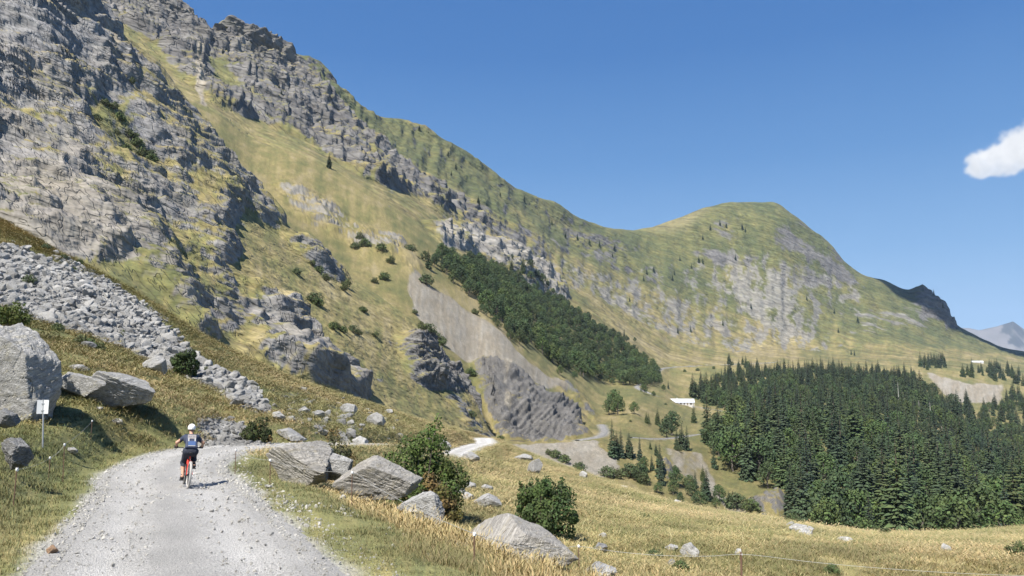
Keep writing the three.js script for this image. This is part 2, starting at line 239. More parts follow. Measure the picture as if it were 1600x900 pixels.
region('green', 0.5, 18.6, 21, [[1060, 345], [1205, 320], [1300, 400], [1340, 440], [1300, 450], [1160, 400], [1080, 380]]);
region('green', 0.35, 16.5, 21, [[560, 180], [700, 225], [900, 345], [1000, 365], [1000, 400], [850, 340], [700, 290], [600, 230]]);
region('rock', 0.55, 11, 14.4, [[560, 360], [640, 400], [650, 440], [600, 430], [550, 395]]);
region('rock', 0.5, 11, 14.4, [[250, 340], [340, 352], [370, 345], [360, 362], [280, 365]]);
region('pale', 0.8, 18.5, 20.9, [[1205, 460], [1235, 465], [1262, 500], [1258, 540], [1235, 520], [1210, 500]]);
region('pale', 0.75, 18, 20.5, [[880, 415], [930, 435], [1000, 480], [1060, 520], [1040, 525], [960, 475], [890, 435]]);
region('crag', 0.5, 18, 20.8, [[700, 300], [760, 330], [800, 370], [760, 360], [710, 325]]);
region('gravel', 1.0, 14.6, 16.6, [[782, 568], [788, 568], [791, 652], [783, 652]]);
region('gravel', 1.0, 17, 20.9, [[294, 78], [303, 78], [321, 172], [309, 172]]);
region('gravel', 0.9, 12.5, 14.3, [[160, 50], [172, 50], [172, 105], [162, 105]]);
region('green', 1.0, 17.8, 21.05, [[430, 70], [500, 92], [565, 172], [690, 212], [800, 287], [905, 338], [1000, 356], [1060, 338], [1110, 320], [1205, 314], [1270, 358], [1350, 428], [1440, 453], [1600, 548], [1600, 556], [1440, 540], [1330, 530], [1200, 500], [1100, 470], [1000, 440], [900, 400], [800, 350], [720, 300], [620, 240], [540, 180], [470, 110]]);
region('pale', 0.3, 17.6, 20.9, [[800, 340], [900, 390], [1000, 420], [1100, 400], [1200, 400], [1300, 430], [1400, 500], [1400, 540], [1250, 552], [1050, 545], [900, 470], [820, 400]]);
region('rock', 0.7, 15, 17.8, [[628, 398], [652, 398], [660, 436], [640, 440]], { pale: 1 });

/* ---------- the sheet itself ---------- */
const GP = new Float32Array(NR * NC * 3), GN = new Float32Array(NR * NC * 3), GC = new Float32Array(NR * NC * 3), GUV = new Float32Array(NR * NC * 2), GROCK = new Float32Array(NR * NC);
const at3 = (r, c) => (r * NC + c) * 3;
{ let col; for (let c = 0; c < NC; c++) { col = column(SCOL[c], col); for (let r = 0; r < NR; r++) { const [d, h] = alongColumn(col, VROW[r]); const o = at3(r, c); GP[o] = SCOL[c] * (d + AP); GP[o + 1] = h; GP[o + 2] = -d; } } }
function sheetNormals() {
  for (let r = 0; r < NR; r++) for (let c = 0; c < NC; c++) {
    const a = at3(r, Math.max(0, c - 1)), b = at3(r, Math.min(NC - 1, c + 1)), p = at3(Math.max(0, r - 1), c), q = at3(Math.min(NR - 1, r + 1), c), o = at3(r, c);
    const ux = GP[b] - GP[a], uy = GP[b + 1] - GP[a + 1], uz = GP[b + 2] - GP[a + 2], vx = GP[q] - GP[p], vy = GP[q + 1] - GP[p + 1], vz = GP[q + 2] - GP[p + 2];
    let x = uy * vz - uz * vy, y = uz * vx - ux * vz, z = ux * vy - uy * vx; const l = Math.hypot(x, y, z) || 1;
    GN[o] = x / l; GN[o + 1] = y / l; GN[o + 2] = z / l;
  }
}
// tracks: centre lines on the bare sheet
function sheetPoint(s, v) { const [d, h] = alongColumn(column(s), v); return new THREE.Vector3(s * (d + AP), h, -d); }
function trackLine(pixels, v0, v1) { return pixels.map(([px, py]) => { const [s, v] = onSheet(px, py, v0, v1); return sheetPoint(s, v); }); }
const mainLine = [];
for (const D of [-5, -1, 3, 7, 11, 15, 20]) mainLine.push(new THREE.Vector3(roadX(D), roadH(D) + EYE, -D));
for (const [px, D] of [[262, 25], [296, 29.5], [345, 33], [420, 36], [500, 40], [570, 45], [635, 52], [690, 64], [722, 84], [746, 102], [757, 114], [752, 124]]) {
  const a = ray(px, 710)[0], s = a * D / (D + AP), c = column(s); mainLine.push(sheetPoint(s, vOfDepth(c, D)));
}
const TRACKS = [
  { name: 'gravel_track', label: 'pale gravel track curving past the cyclist and down the hillside', w: 1.9, line: mainLine, blend: 2.4, lift: 0.03 },
  { name: 'gravel_track', label: 'short white bend of track at the foot of the dark shale bluff', w: 1.5, line: trackLine([[902, 688.4], [930, 684], [944, 676], [940, 664]], 12.6, 16), blend: 4, lift: 0.3 },
  { name: 'gravel_track', label: 'lower track crossing the pasture below the farm building', w: 1.2, line: trackLine([[985, 684], [1030, 686], [1080, 681], [1140, 673], [1202, 662]], 13.5, 16.8), blend: 3, lift: 0.3 },
  { name: 'gravel_track', label: 'pale track running past the farm building to the forest edge', w: 1.6, line: trackLine([[1206, 657], [1150, 646.5], [1095, 637], [1060, 631.5], [1020, 617], [996, 606], [1004, 598]], 15.6, 17.6), blend: 4, lift: 0.3 },
  { name: 'gravel_track', label: 'distant track crossing the valley meadow below the peak', w: 2.0, line: trackLine([[1024, 590], [1030, 579], [1046, 574.5], [1095, 572], [1150, 569], [1220, 566]], 17, 19), blend: 5, lift: 0.4 },
];
for (const t of TRACKS) {
  const curve = new THREE.CatmullRomCurve3(t.line, false, 'centripetal'); const n = Math.round(curve.getLength() / (t.w * 0.35));
  t.pts = curve.getSpacedPoints(n); const y = t.pts.map(p => p.y);
  for (let it = 0; it < 12; it++) for (let i = 1; i < n; i++) t.pts[i].y = (t.pts[i - 1].y + t.pts[i].y * 2 + t.pts[i + 1].y) / 4;
  t.box = new THREE.Box3().setFromPoints(t.pts).expandByScalar(t.w + t.blend + 1);
}
function nearTrack(x, z) {                       // nearest track point: [track, distance, height]
  let best = null, bd = 1e9, by = 0;
  for (const t of TRACKS) {
    if (x < t.box.min.x || x > t.box.max.x || z < t.box.min.z || z > t.box.max.z) continue;
    for (const p of t.pts) { const d = Math.hypot(x - p.x, z - p.z) - t.w; if (d < bd) { bd = d; best = t; by = p.y; } }
  }
  return best ? [best, bd, by] : null;
}
sheetNormals();
const COL = {
  gold: [0.385, 0.322, 0.13], straw: [0.46, 0.385, 0.20], olive: [0.245, 0.238, 0.084], green: [0.140, 0.164, 0.060],
  lime: [0.375, 0.37, 0.368], limeD: [0.19, 0.19, 0.195], tan: [0.42, 0.365, 0.275], pale: [0.52, 0.485, 0.415], shale: [0.16, 0.155, 0.153], shaleL: [0.31, 0.30, 0.288], crag: [0.165, 0.158, 0.153], cragL: [0.30, 0.288, 0.272], gravel: [0.40, 0.35, 0.262], scree: [0.44, 0.435, 0.42], ochre: [0.36, 0.24, 0.03], earth: [0.22, 0.16, 0.10],
};
const mixc = (a, b, t) => [lerp(a[0], b[0], t), lerp(a[1], b[1], t), lerp(a[2], b[2], t)];
{
  const N = NR * NC, disp = new Float32Array(N), lift = new Float32Array(N), tk = new Float32Array(N).fill(99);
  // region masks on the sheet, with ragged and soft outlines
  const types = ['rock', 'dark', 'gravel', 'scree', 'pale', 'crag', 'ledge', 'green', 'gold', 'ochre', 'ochre2', 'isPale', 'smooth', 'less'], M = {};
  for (const t of types) M[t] = new Float32Array(N);
  for (let r = 0; r < NR; r++) { const v = VROW[r], near = REGIONS.filter(g => v > g.y0 - 0.3 && v < g.y1 + 0.3); if (near.length) for (let c = 0; c < NC; c++) {
    const i = r * NC + c, o = i * 3, x = GP[o], y = GP[o + 1], z = GP[o + 2], s = SCOL[c], k = 1 / (Math.max(6, -z) * 0.045);
    const ws = s + (s > 0.05 ? 0.024 : 0.015) * fbm(x * k, y * k, z * k, 4, 0.62), wv = v + (s > 0.05 ? 0.22 : 0.12) * fbm(x * k + 31, y * k, z * k + 7, 3, 0.6);
    for (const g of near) if (ws > g.x0 && ws < g.x1 && wv > g.y0 && wv < g.y1 && inside(g, ws, wv)) { M[g.type][i] = Math.max(M[g.type][i], g.amount); if (g.less) M.less[i] = g.less; if (g.pale) M.isPale[i] = 1; if (g.smooth) M.smooth[i] = 1; }
  } }
  const tmp = new Float32Array(N);
  function blur(a, R, C) {
    for (let r = 0; r < NR; r++) { let sum = 0; const b = r * NC; for (let c = -C; c <= C; c++) sum += a[b + clamp(c, 0, NC - 1)]; for (let c = 0; c < NC; c++) { tmp[b + c] = sum / (2 * C + 1); sum += a[b + Math.min(NC - 1, c + C + 1)] - a[b + Math.max(0, c - C)]; } }
    for (let c = 0; c < NC; c++) { let sum = 0; for (let r = -R; r <= R; r++) sum += tmp[clamp(r, 0, NR - 1) * NC + c]; for (let r = 0; r < NR; r++) { a[r * NC + c] = sum / (2 * R + 1); sum += tmp[Math.min(NR - 1, r + R + 1) * NC + c] - tmp[Math.max(0, r - R) * NC + c]; } }
  }
  for (const t of types) { const w = t === 'gravel' || t === 'scree' || t === 'smooth' ? 2 : 5; blur(M[t], w, w); blur(M[t], w, w); }
  const big = new Float32Array(N), bedP = new Float32Array(N), fine = new Float32Array(N), flowA = new Float32Array(N);
  for (let r = 0; r < NR; r++) {
    const v = VROW[r];
    for (let c = 0; c < NC; c++) {
      const s = SCOL[c], o = at3(r, c), i = r * NC + c, x = GP[o], y = GP[o + 1], z = GP[o + 2], D = -z;
      const far = v > 16.9, mid = v > 10 && !far, steep = 1 - GN[o + 1];
      const keep = 1 - M.less[i]; M.rock[i] *= keep; M.dark[i] *= keep; M.crag[i] *= keep;
      if (mid && s < 0.02) M.rock[i] = Math.max(M.rock[i], 0.10 + 0.25 * steep);
      if (far) { M.crag[i] = Math.max(M.crag[i], 0.12 + 0.12 * (steep - 0.2) + 0.3 * fbm(x / 120, y / 120, z / 120, 3)); }
      const flow = flowA[i] = far ? fbm(s * 55, v * 0.9, 2.2, 4) : mid ? fbm(s * 90, v * 1.3, 5.2, 4) * (s < 0.1 ? 1 : 0.2) : fbm(s * 26, v * 1.1, 8.5, 3);
      const n2 = fbm(x * 0.4, y * 0.4, z * 0.4, 3);
      let d = 0;
      if (mid) d += sstep(10, 11, v) * (1.6 * fbm(x / 26, y / 26, z / 26, 3) + 0.35 * n2);
      if (far) { const f = sstep(16.9, 18, v); d += f * (5 * fbm(x / 80, y / 80, z / 80, 3) + ((s > 0.1 ? 7 : 12) * flow + (s > 0.1 ? 1.2 : 2.5) * ridged(s * 70 + fbm(x / 150, y / 150, z / 150, 2) * 2, v * 1.1, 4.2, 3)) * sstep(17.5, 19.5, v) * sstep(21.1, 20.6, v)); }
      const p = Math.max(M.rock[i], M.dark[i], M.crag[i], 0.6 * M.ledge[i]);
      if (p > 0.02 && v > 10) {
        const S = far ? 5 : 1, wx = x + S * 3 * fbm(x / (14 * S), y / (14 * S), z / (14 * S), 2), wz = z + S * 3 * fbm(x / (14 * S) + 40, y / (14 * S), z / (14 * S), 2);
        const b0 = ridged(wx / (36 * S), y / (60 * S), wz / (36 * S), 3), b1 = ridged(wx / (12 * S), y / (17 * S), wz / (12 * S), 3), yb = y * 0.93 + x * 0.26 - z * 0.14, b2 = fbm(x / (9 * S), yb / (2.6 * S), z / (9 * S), 3, 0.6);
        const wob = (y * 0.93 + x * 0.26 - z * 0.14) / (5.5 * S) + 0.9 * fbm(x / (26 * S), y / (26 * S), z / (26 * S), 3), fr = wob - Math.floor(wob), terr = fr < 0.7 ? fr / 0.7 : (1 - fr) / 0.3;
        const w3 = wob * 2.6 + 0.4 * b2, f3 = w3 - Math.floor(w3), t3 = f3 < 0.8 ? f3 / 0.8 : (1 - f3) / 0.2;
        const mod = 0.4 + 0.6 * sstep(-0.3, 0.5, b1);
        const b3 = ridged(wx / (4.6 * S), yb / (2.4 * S), wz / (4.6 * S), 3), flu = ridged(s * (far ? 60 : 46) + 0.6 * b1, v * (far ? 2.2 : 1.1), 6.1, 3);
        const led = 0.25 + 0.75 * sstep(-0.35, 0.45, fbm(x / (20 * S) + 3, y / (20 * S), z / (20 * S), 2));
        d += sstep(far ? 0.25 : 0.05, 0.8, p) * S * ((far ? 2.2 * b0 + 2.0 * b1 + 1.5 * flu : 6.0 * b0 + 1.9 * b1 + 0.7 * flu) + (far ? 0.8 : 1) * led * (3.3 * terr + 1.25 * t3) + 0.4 * b3 + 0.9 * b2 - 2);
        if (M.dark[i] > 0.3 && !far) { const q = (y * 0.80 - x * 0.60) / 2.3 + 0.95 * fbm(x / 10, y / 10, z / 10, 4), f = q - Math.floor(q), q2 = q * 2.7, f2 = q2 - Math.floor(q2); d += M.dark[i] * (1.0 * (f < 0.72 ? f / 0.72 : (1 - f) / 0.28) + 0.4 * (f2 < 0.7 ? f2 / 0.7 : (1 - f2) / 0.3)) * 1.5 * sstep(-0.3, 0.4, fbm(x / 6, y / 6, z / 6, 3) + 0.4 * b3); bedP[i] = q * 1.3; } else bedP[i] = wob;
        big[i] = b1; fine[i] = b2;
      }
      if (M.pale[i] > 0.3) d -= (far ? 5 : 0.6) * sstep(0.3, 0.7, M.pale[i]) * (0.5 + fbm(x / 22, y / 22, z / 22, 4) + ridged(s * 70, v * 1.5, 3, 3) * 0.8);
      if (M.gravel[i] > 0.1) d += M.gravel[i] * (far ? 5 : 1) * 0.4 * fbm(s * 240, v * 3, 3.1, 3);
      if (M.scree[i] > 0.1 && M.smooth[i] < 0.2) d += M.scree[i] * 0.14 * fbm(x * 1.2, y * 1.2, z * 1.2, 2);
      if (v < 10) { const nr = sstep(2.0, 6, D); d += nr * (0.10 * n2 + 0.22 * fbm(x * 0.16, 4.4, z * 0.16, 3)) * (0.5 + 0.5 * sstep(10, 40, D)); }
      const tr = v < 19 ? nearTrack(x, z) : null;
      if (tr) { const b = sstep(0, tr[0].blend, tr[1]); lift[i] = (1 - b) * (tr[2] - y) - (tr[1] < -0.4 ? (tr[0].lift + (v < 10 ? 0.05 : 0.1)) : 0); d *= b; tk[i] = tr[1]; }
      disp[i] = d;
    }
  }
  for (let i = 0; i < N; i++) { const o = i * 3; if (VROW[Math.floor(i / NC)] < 10) GP[o + 1] += disp[i] + lift[i]; else { GP[o] += GN[o] * disp[i]; GP[o + 1] += GN[o + 1] * disp[i] + lift[i]; GP[o + 2] += GN[o + 2] * disp[i]; } }
  sheetNormals();
  for (let r = 0; r < NR; r++) {
    const v = VROW[r];
    for (let c = 0; c < NC; c++) {
      const s = SCOL[c], o = at3(r, c), i = r * NC + c, x = GP[o], y = GP[o + 1], z = GP[o + 2], D = -z, k = 1 / (Math.max(6, D) * 0.035), ny = GN[o + 1];
      const far = v > 16.9, mid = v > 10 && !far;
      const n1 = fbm(x * 0.045, y * 0.045, z * 0.045, 4), n2 = fbm(x * 0.4, y * 0.4, z * 0.4, 3), n3 = fbm(x * 0.008 + 4, y * 0.008, z * 0.008, 3), nk = fbm(x * k * 2.2, y * k * 2.2, z * k * 2.2, 4, 0.6), flow = flowA[i];
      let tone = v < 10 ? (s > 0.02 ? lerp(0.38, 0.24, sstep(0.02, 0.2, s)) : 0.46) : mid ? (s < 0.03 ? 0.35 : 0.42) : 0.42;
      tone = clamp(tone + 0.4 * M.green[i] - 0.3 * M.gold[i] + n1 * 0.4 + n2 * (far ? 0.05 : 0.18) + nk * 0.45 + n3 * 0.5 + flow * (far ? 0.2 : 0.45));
      const gr = COL.green;
      let col = tone < 0.25 ? mixc(COL.straw, COL.gold, tone / 0.25) : tone < 0.55 ? mixc(COL.gold, COL.olive, (tone - 0.25) / 0.3) : mixc(COL.olive, gr, (tone - 0.55) / 0.45), rockiness = 0;
      if (M.ochre[i] > 0.05) col = mixc(col, COL.ochre, sstep(-0.1, 0.3, n2 + M.ochre[i] - 0.5) * 0.75);
      if (M.ochre2[i] > 0.05) col = mixc(col, COL.straw, 0.7 * M.ochre2[i]);
      const p = Math.max(M.rock[i], M.dark[i], M.crag[i]);
      if (p > 0.02) {
        const band = noise(bedP[i] * 2.1, 0.5 + s * 6, 3.3), turf = fbm(bedP[i] * 0.42 + 5, s * (far ? 16 : 11), v * 0.8, 3, 0.6), pres = sstep(-0.14, 0.16, (M.dark[i] > 0.4 ? 0.1 : turf * (far ? 1.1 : 1.5) - 0.10 - 0.25 * sstep(0.9, 0.6, p)) + (p - 0.5) * 1.1 + ((far ? 0.76 : 0.72) - ny) * 1.9 + fine[i] * 0.45 + nk * 0.3 + band * 0.12);
        const qq = clamp(0.5 + 0.55 * noise(bedP[i] * 5.1, s * 30, v) + 0.5 * nk + 0.35 * fine[i]);
        let rc = M.dark[i] >= M.rock[i] && M.dark[i] > 0.05 ? mixc(COL.shale, COL.shaleL, qq) : M.crag[i] > M.rock[i] ? mixc(COL.crag, COL.cragL, qq) : mixc(mixc(COL.limeD, COL.lime, 0.25 + 0.75 * qq), COL.tan, clamp(0.16 + n3 * 0.6 + n1 * 0.5));
        if (M.isPale[i] > 0.1) rc = mixc(rc, COL.pale, 0.55 * M.isPale[i]);
        col = mixc(col, rc, pres); rockiness = pres;
      }
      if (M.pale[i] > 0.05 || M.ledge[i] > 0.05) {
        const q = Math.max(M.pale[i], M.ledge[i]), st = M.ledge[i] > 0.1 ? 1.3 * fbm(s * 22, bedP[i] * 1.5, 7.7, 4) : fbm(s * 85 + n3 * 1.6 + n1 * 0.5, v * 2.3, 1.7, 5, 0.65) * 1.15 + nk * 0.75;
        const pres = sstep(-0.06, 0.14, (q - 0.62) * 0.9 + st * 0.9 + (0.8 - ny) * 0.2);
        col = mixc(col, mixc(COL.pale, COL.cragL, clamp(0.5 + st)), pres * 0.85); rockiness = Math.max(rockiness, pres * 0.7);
      }
      if (M.gravel[i] > 0.05) { const pres = sstep(-0.1, 0.15, (M.gravel[i] - 0.5) * 1.2 + nk * 0.3), rill = fbm(s * 240, v * 3, 3.1, 3); col = mixc(col, mixc(COL.tan, COL.pale, clamp(0.3 + rill * 0.9 + nk * 0.9)), pres); rockiness = Math.max(rockiness, pres * 0.8); }
      if (M.scree[i] > 0.05) { const pres = sstep(-0.12, 0.15, (M.scree[i] - 0.45) * 1.2 + n2 * 0.4 + nk * 0.3); col = mixc(col, M.smooth[i] > 0.2 ? mixc(COL.tan, COL.pale, clamp(0.6 + nk)) : mixc(COL.scree, COL.limeD, clamp(0.35 + n2)), pres); rockiness = Math.max(rockiness, pres * (M.smooth[i] > 0.2 ? 0.8 : 1)); }
      const jig = 1 + 0.34 * fbm(x * k * 9, y * k * 9, z * k * 9, 2);
      if (tk[i] < 5) { const edge = sstep(v < 10 ? 0.38 : 2.0, -0.1, tk[i] + n2 * 0.6); col = mixc(col, COL.scree, edge * 0.8); rockiness = Math.max(rockiness, edge); }
      GROCK[i] = rockiness;
      GC[o] = col[0] * jig; GC[o + 1] = col[1] * jig; GC[o + 2] = col[2] * jig;
    }
  }
}
sheetNormals();
for (let c = 0; c < NC; c++) { let acc = 0; for (let r = 0; r < NR; r++) { const o = at3(r, c); if (r) { const p = at3(r - 1, c); acc += Math.hypot(GP[o] - GP[p], GP[o + 1] - GP[p + 1], GP[o + 2] - GP[p + 2]); } GUV[(r * NC + c) * 2] = GP[o] - 0.8 * GP[o + 1]; GUV[(r * NC + c) * 2 + 1] = -GP[o + 2] + 0.6 * GP[o + 1]; } }
// height and place on the finished sheet
function gridIndex(arr, x) { let a = 0, b = arr.length - 2; while (a < b) { const m = (a + b + 1) >> 1; if (arr[m] <= x) a = m; else b = m - 1; } return a; }
function surface(s, v, out = new THREE.Vector3(), normal) {
  const c = gridIndex(SCOL, s), r = gridIndex(VROW, v), tc = clamp((s - SCOL[c]) / (SCOL[c + 1] - SCOL[c])), tr = clamp((v - VROW[r]) / (VROW[r + 1] - VROW[r]));
  const w = [(1 - tc) * (1 - tr), tc * (1 - tr), (1 - tc) * tr, tc * tr], q = [at3(r, c), at3(r, c + 1), at3(r + 1, c), at3(r + 1, c + 1)];
  out.set(0, 0, 0); normal?.set(0, 0, 0);
  q.forEach((o, i) => { out.x += w[i] * GP[o]; out.y += w[i] * GP[o + 1]; out.z += w[i] * GP[o + 2]; if (normal) { normal.x += w[i] * GN[o]; normal.y += w[i] * GN[o + 1]; normal.z += w[i] * GN[o + 2]; } });
  return out;
}
function rockAt(s, v) { return GROCK[gridIndex(VROW, v) * NC + gridIndex(SCOL, s)]; }
const spot = (px, py, v0, v1, normal) => { const [s, v] = onSheet(px, py, v0, v1); return surface(s, v, new THREE.Vector3(), normal); };
const ground = (x, D, normal) => { const s = x / (D + AP), c = gridIndex(SCOL, s); let a = 0, b = NR - 2; while (a < b) { const m = (a + b + 1) >> 1; if (-GP[at3(m, c) + 2] <= D) a = m; else b = m - 1; } const z0 = -GP[at3(a, c) + 2], z1 = -GP[at3(a + 1, c) + 2]; return surface(s, lerp(VROW[a], VROW[a + 1], clamp((D - z0) / (z1 - z0))), new THREE.Vector3(), normal); };
const groundY = (x, D) => ground(x, D).y;
const fixedAt = (px, D) => { const a = ray(px, 700)[0]; return ground(a * D, D); };

/* textures: grain of turf, stone and gravel (colour and relief) */
function noiseTexture(size, fn, srgb) {
  const data = new Uint8Array(size * size * 4);
  for (let j = 0; j < size; j++) for (let i = 0; i < size; i++) { const v = fn(i / size, j / size), o = (j * size + i) * 4; for (let k = 0; k < 3; k++) data[o + k] = clamp(Array.isArray(v) ? v[k] : v) * 255; data[o + 3] = 255; }
  const t = new THREE.DataTexture(data, size, size); t.wrapS = t.wrapT = THREE.RepeatWrapping; t.magFilter = THREE.LinearFilter; t.minFilter = THREE.LinearMipmapLinearFilter; t.generateMipmaps = true; t.needsUpdate = true;
  if (srgb) t.colorSpace = THREE.SRGBColorSpace; return t;
}
// periodic noise: a torus in four turns folded to three
const tile = (u, v, f, seed, o = 4) => { const a = u * 2 * Math.PI, b = v * 2 * Math.PI, R = f / 6.2832; return fbm((2.4 + Math.cos(a)) * R * 1.0 * Math.cos(b) + seed, (2.4 + Math.cos(a)) * R * Math.sin(b) + seed, Math.sin(a) * R * 2 + seed, o, 0.6); };
const grainColor = noiseTexture(512, (u, v) => { const n = tile(u, v, 26, 3, 5), m = tile(u, v, 90, 9, 2); const k = 0.80 + 0.55 * n + 0.55 * m; return [k, k * (0.99 + 0.06 * m), k * (0.97 + 0.10 * n)]; }, false);
const grainBump = noiseTexture(512, (u, v) => 0.5 + 0.9 * tile(u, v, 30, 13, 5) + 0.6 * tile(u, v, 110, 19, 2));
// repeating layered noise for bedded rock: long along the beds, short across them
const lattice = (x, y) => PERM[(PERM[x & 255] + y) & 255] / 255;
function layered(u, v, fu, fv, o, seed) { let s = 0, a = 1, t = 0; for (let k = 0; k < o; k++) { const x = u * fu, y = v * fv, xi = Math.floor(x), yi = Math.floor(y), p = x - xi, q = y - yi, e = p * p * (3 - 2 * p), f = q * q * (3 - 2 * q), h = (i, j) => lattice(((i % fu) + fu) % fu + seed, ((j % fv) + fv) % fv + seed * 3); s += a * (lerp(lerp(h(xi, yi), h(xi + 1, yi), e), lerp(h(xi, yi + 1), h(xi + 1, yi + 1), e), f) * 2 - 1); t += a; a *= 0.6; fu *= 2; fv *= 2; } return s / t; }
const bent = (u, v) => v + 0.035 * layered(u, v, 3, 3, 3, 11);
const strataColor = noiseTexture(1024, (u, v) => { const w = bent(u, v), n = layered(u, w, 5, 28, 3, 21), m = layered(u, w, 12, 40, 3, 31), g = layered(u, v, 40, 40, 2, 41), k = 0.80 + 0.30 * n + 0.18 * m + 0.16 * g; return [k, k * (0.99 + 0.02 * m), k * (0.97 + 0.05 * n)]; });
const strataBump = noiseTexture(1024, (u, v) => { const w = bent(u, v), n = layered(u, w, 5, 28, 3, 21), m = layered(u, w, 14, 34, 3, 51), j = Math.abs(layered(u, v, 22, 10, 3, 61)); return 0.55 + 0.30 * n + 0.26 * m - (j < 0.06 ? 0.22 * (1 - j / 0.06) : 0); });
const withRepeat = (t, r) => { const q = t.clone(); q.repeat.set(r, r); q.needsUpdate = true; return q; };
function beddedMaterial(size, bump, k) { return new THREE.MeshStandardMaterial({ vertexColors: true, color: new THREE.Color().setRGB(k, k, k), roughness: 0.95, map: withRepeat(strataColor, 1 / size), bumpMap: withRepeat(strataBump, 1 / size), bumpScale: bump }); }
function groundMaterial(size, bump, k = 1) { return new THREE.MeshStandardMaterial({ vertexColors: true, color: new THREE.Color().setRGB(k, k, k), roughness: 0.95, map: withRepeat(grainColor, 1 / size), bumpMap: withRepeat(grainBump, 1 / size), bumpScale: bump }); }
function cutSheet(v0, v1, s0, s1, material, name, label, bedded) {
  const r0 = VROW.findIndex(v => v >= v0 - 1e-6), r1 = VROW.findLastIndex(v => v <= v1 + 1e-6), c0 = SCOL.findIndex(s => s >= s0 - 1e-9), c1 = Math.min(NC - 1, SCOL.findLastIndex(s => s <= s1 + 1e-9) + (s1 > 1 ? 0 : 1));
  const nr = r1 - r0 + 1, nc = c1 - c0 + 1, P = new Float32Array(nr * nc * 3), N = new Float32Array(nr * nc * 3), C = new Float32Array(nr * nc * 3), U = new Float32Array(nr * nc * 2), I = new Uint32Array((nr - 1) * (nc - 1) * 6);
  for (let r = 0; r < nr; r++) { const a = at3(r0 + r, c0), n = nc * 3; P.set(GP.subarray(a, a + n), r * n); N.set(GN.subarray(a, a + n), r * n); C.set(GC.subarray(a, a + n), r * n); const u = ((r0 + r) * NC + c0) * 2; U.set(GUV.subarray(u, u + nc * 2), r * nc * 2); }
  if (bedded) for (let i = 0; i < nr * nc; i++) { const x = P[i * 3], y = P[i * 3 + 1], z = P[i * 3 + 2]; U[i * 2] = x * 0.6 - z * 0.8; U[i * 2 + 1] = y * 0.93 + x * 0.26 - z * 0.14 + bedded * 2.2 * fbm(x / (30 * bedded), y / (30 * bedded), z / (30 * bedded), 2); }
  let k = 0; for (let r = 0; r < nr - 1; r++) for (let c = 0; c < nc - 1; c++) { const a = r * nc + c, b = a + 1, d = a + nc, e = d + 1; I[k++] = a; I[k++] = b; I[k++] = d; I[k++] = b; I[k++] = e; I[k++] = d; }
  const g = new THREE.BufferGeometry(); g.setAttribute('position', new THREE.BufferAttribute(P, 3)); g.setAttribute('normal', new THREE.BufferAttribute(N, 3)); g.setAttribute('color', new THREE.BufferAttribute(C, 3)); g.setAttribute('uv', new THREE.BufferAttribute(U, 2)); g.setIndex(new THREE.BufferAttribute(I, 1));
  return structure(new THREE.Mesh(g, material), name, label);
}
const matNear = groundMaterial(2.6, 0.03), matMid = groundMaterial(17, 0.3, 0.72), matBed = beddedMaterial(36, 1.5, 0.66), matBedFar = beddedMaterial(190, 8, 0.62);
cutSheet(0, 10, -9, 9, matNear, 'meadow_ground', 'dry grassy hillside and meadow around the gravel track');
cutSheet(10, 15, -9, -0.0101, matBed, 'rocky_spur_terrain', 'steep grey rock spur with dry grass ledges above the track', 1);
cutSheet(10, 15, -0.0101, 9, matMid, 'ravine_terrain', 'ravine ground with gravel slope and forest floor below the meadow');
cutSheet(15, 17, -9, 0.13, matMid, 'mountain_flank_terrain', 'golden grass flank with gravel cone and shale bluff below the forest');
cutSheet(15, 18, 0.13, 9, matMid, 'valley_terrain', 'valley pasture and forest ground round the farm building');
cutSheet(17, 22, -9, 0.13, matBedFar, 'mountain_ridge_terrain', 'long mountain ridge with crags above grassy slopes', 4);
cutSheet(18, 22, 0.13, 9, matBedFar, 'mountain_peak_terrain', 'rounded green peak with pale eroded streaks at the valley head', 4);

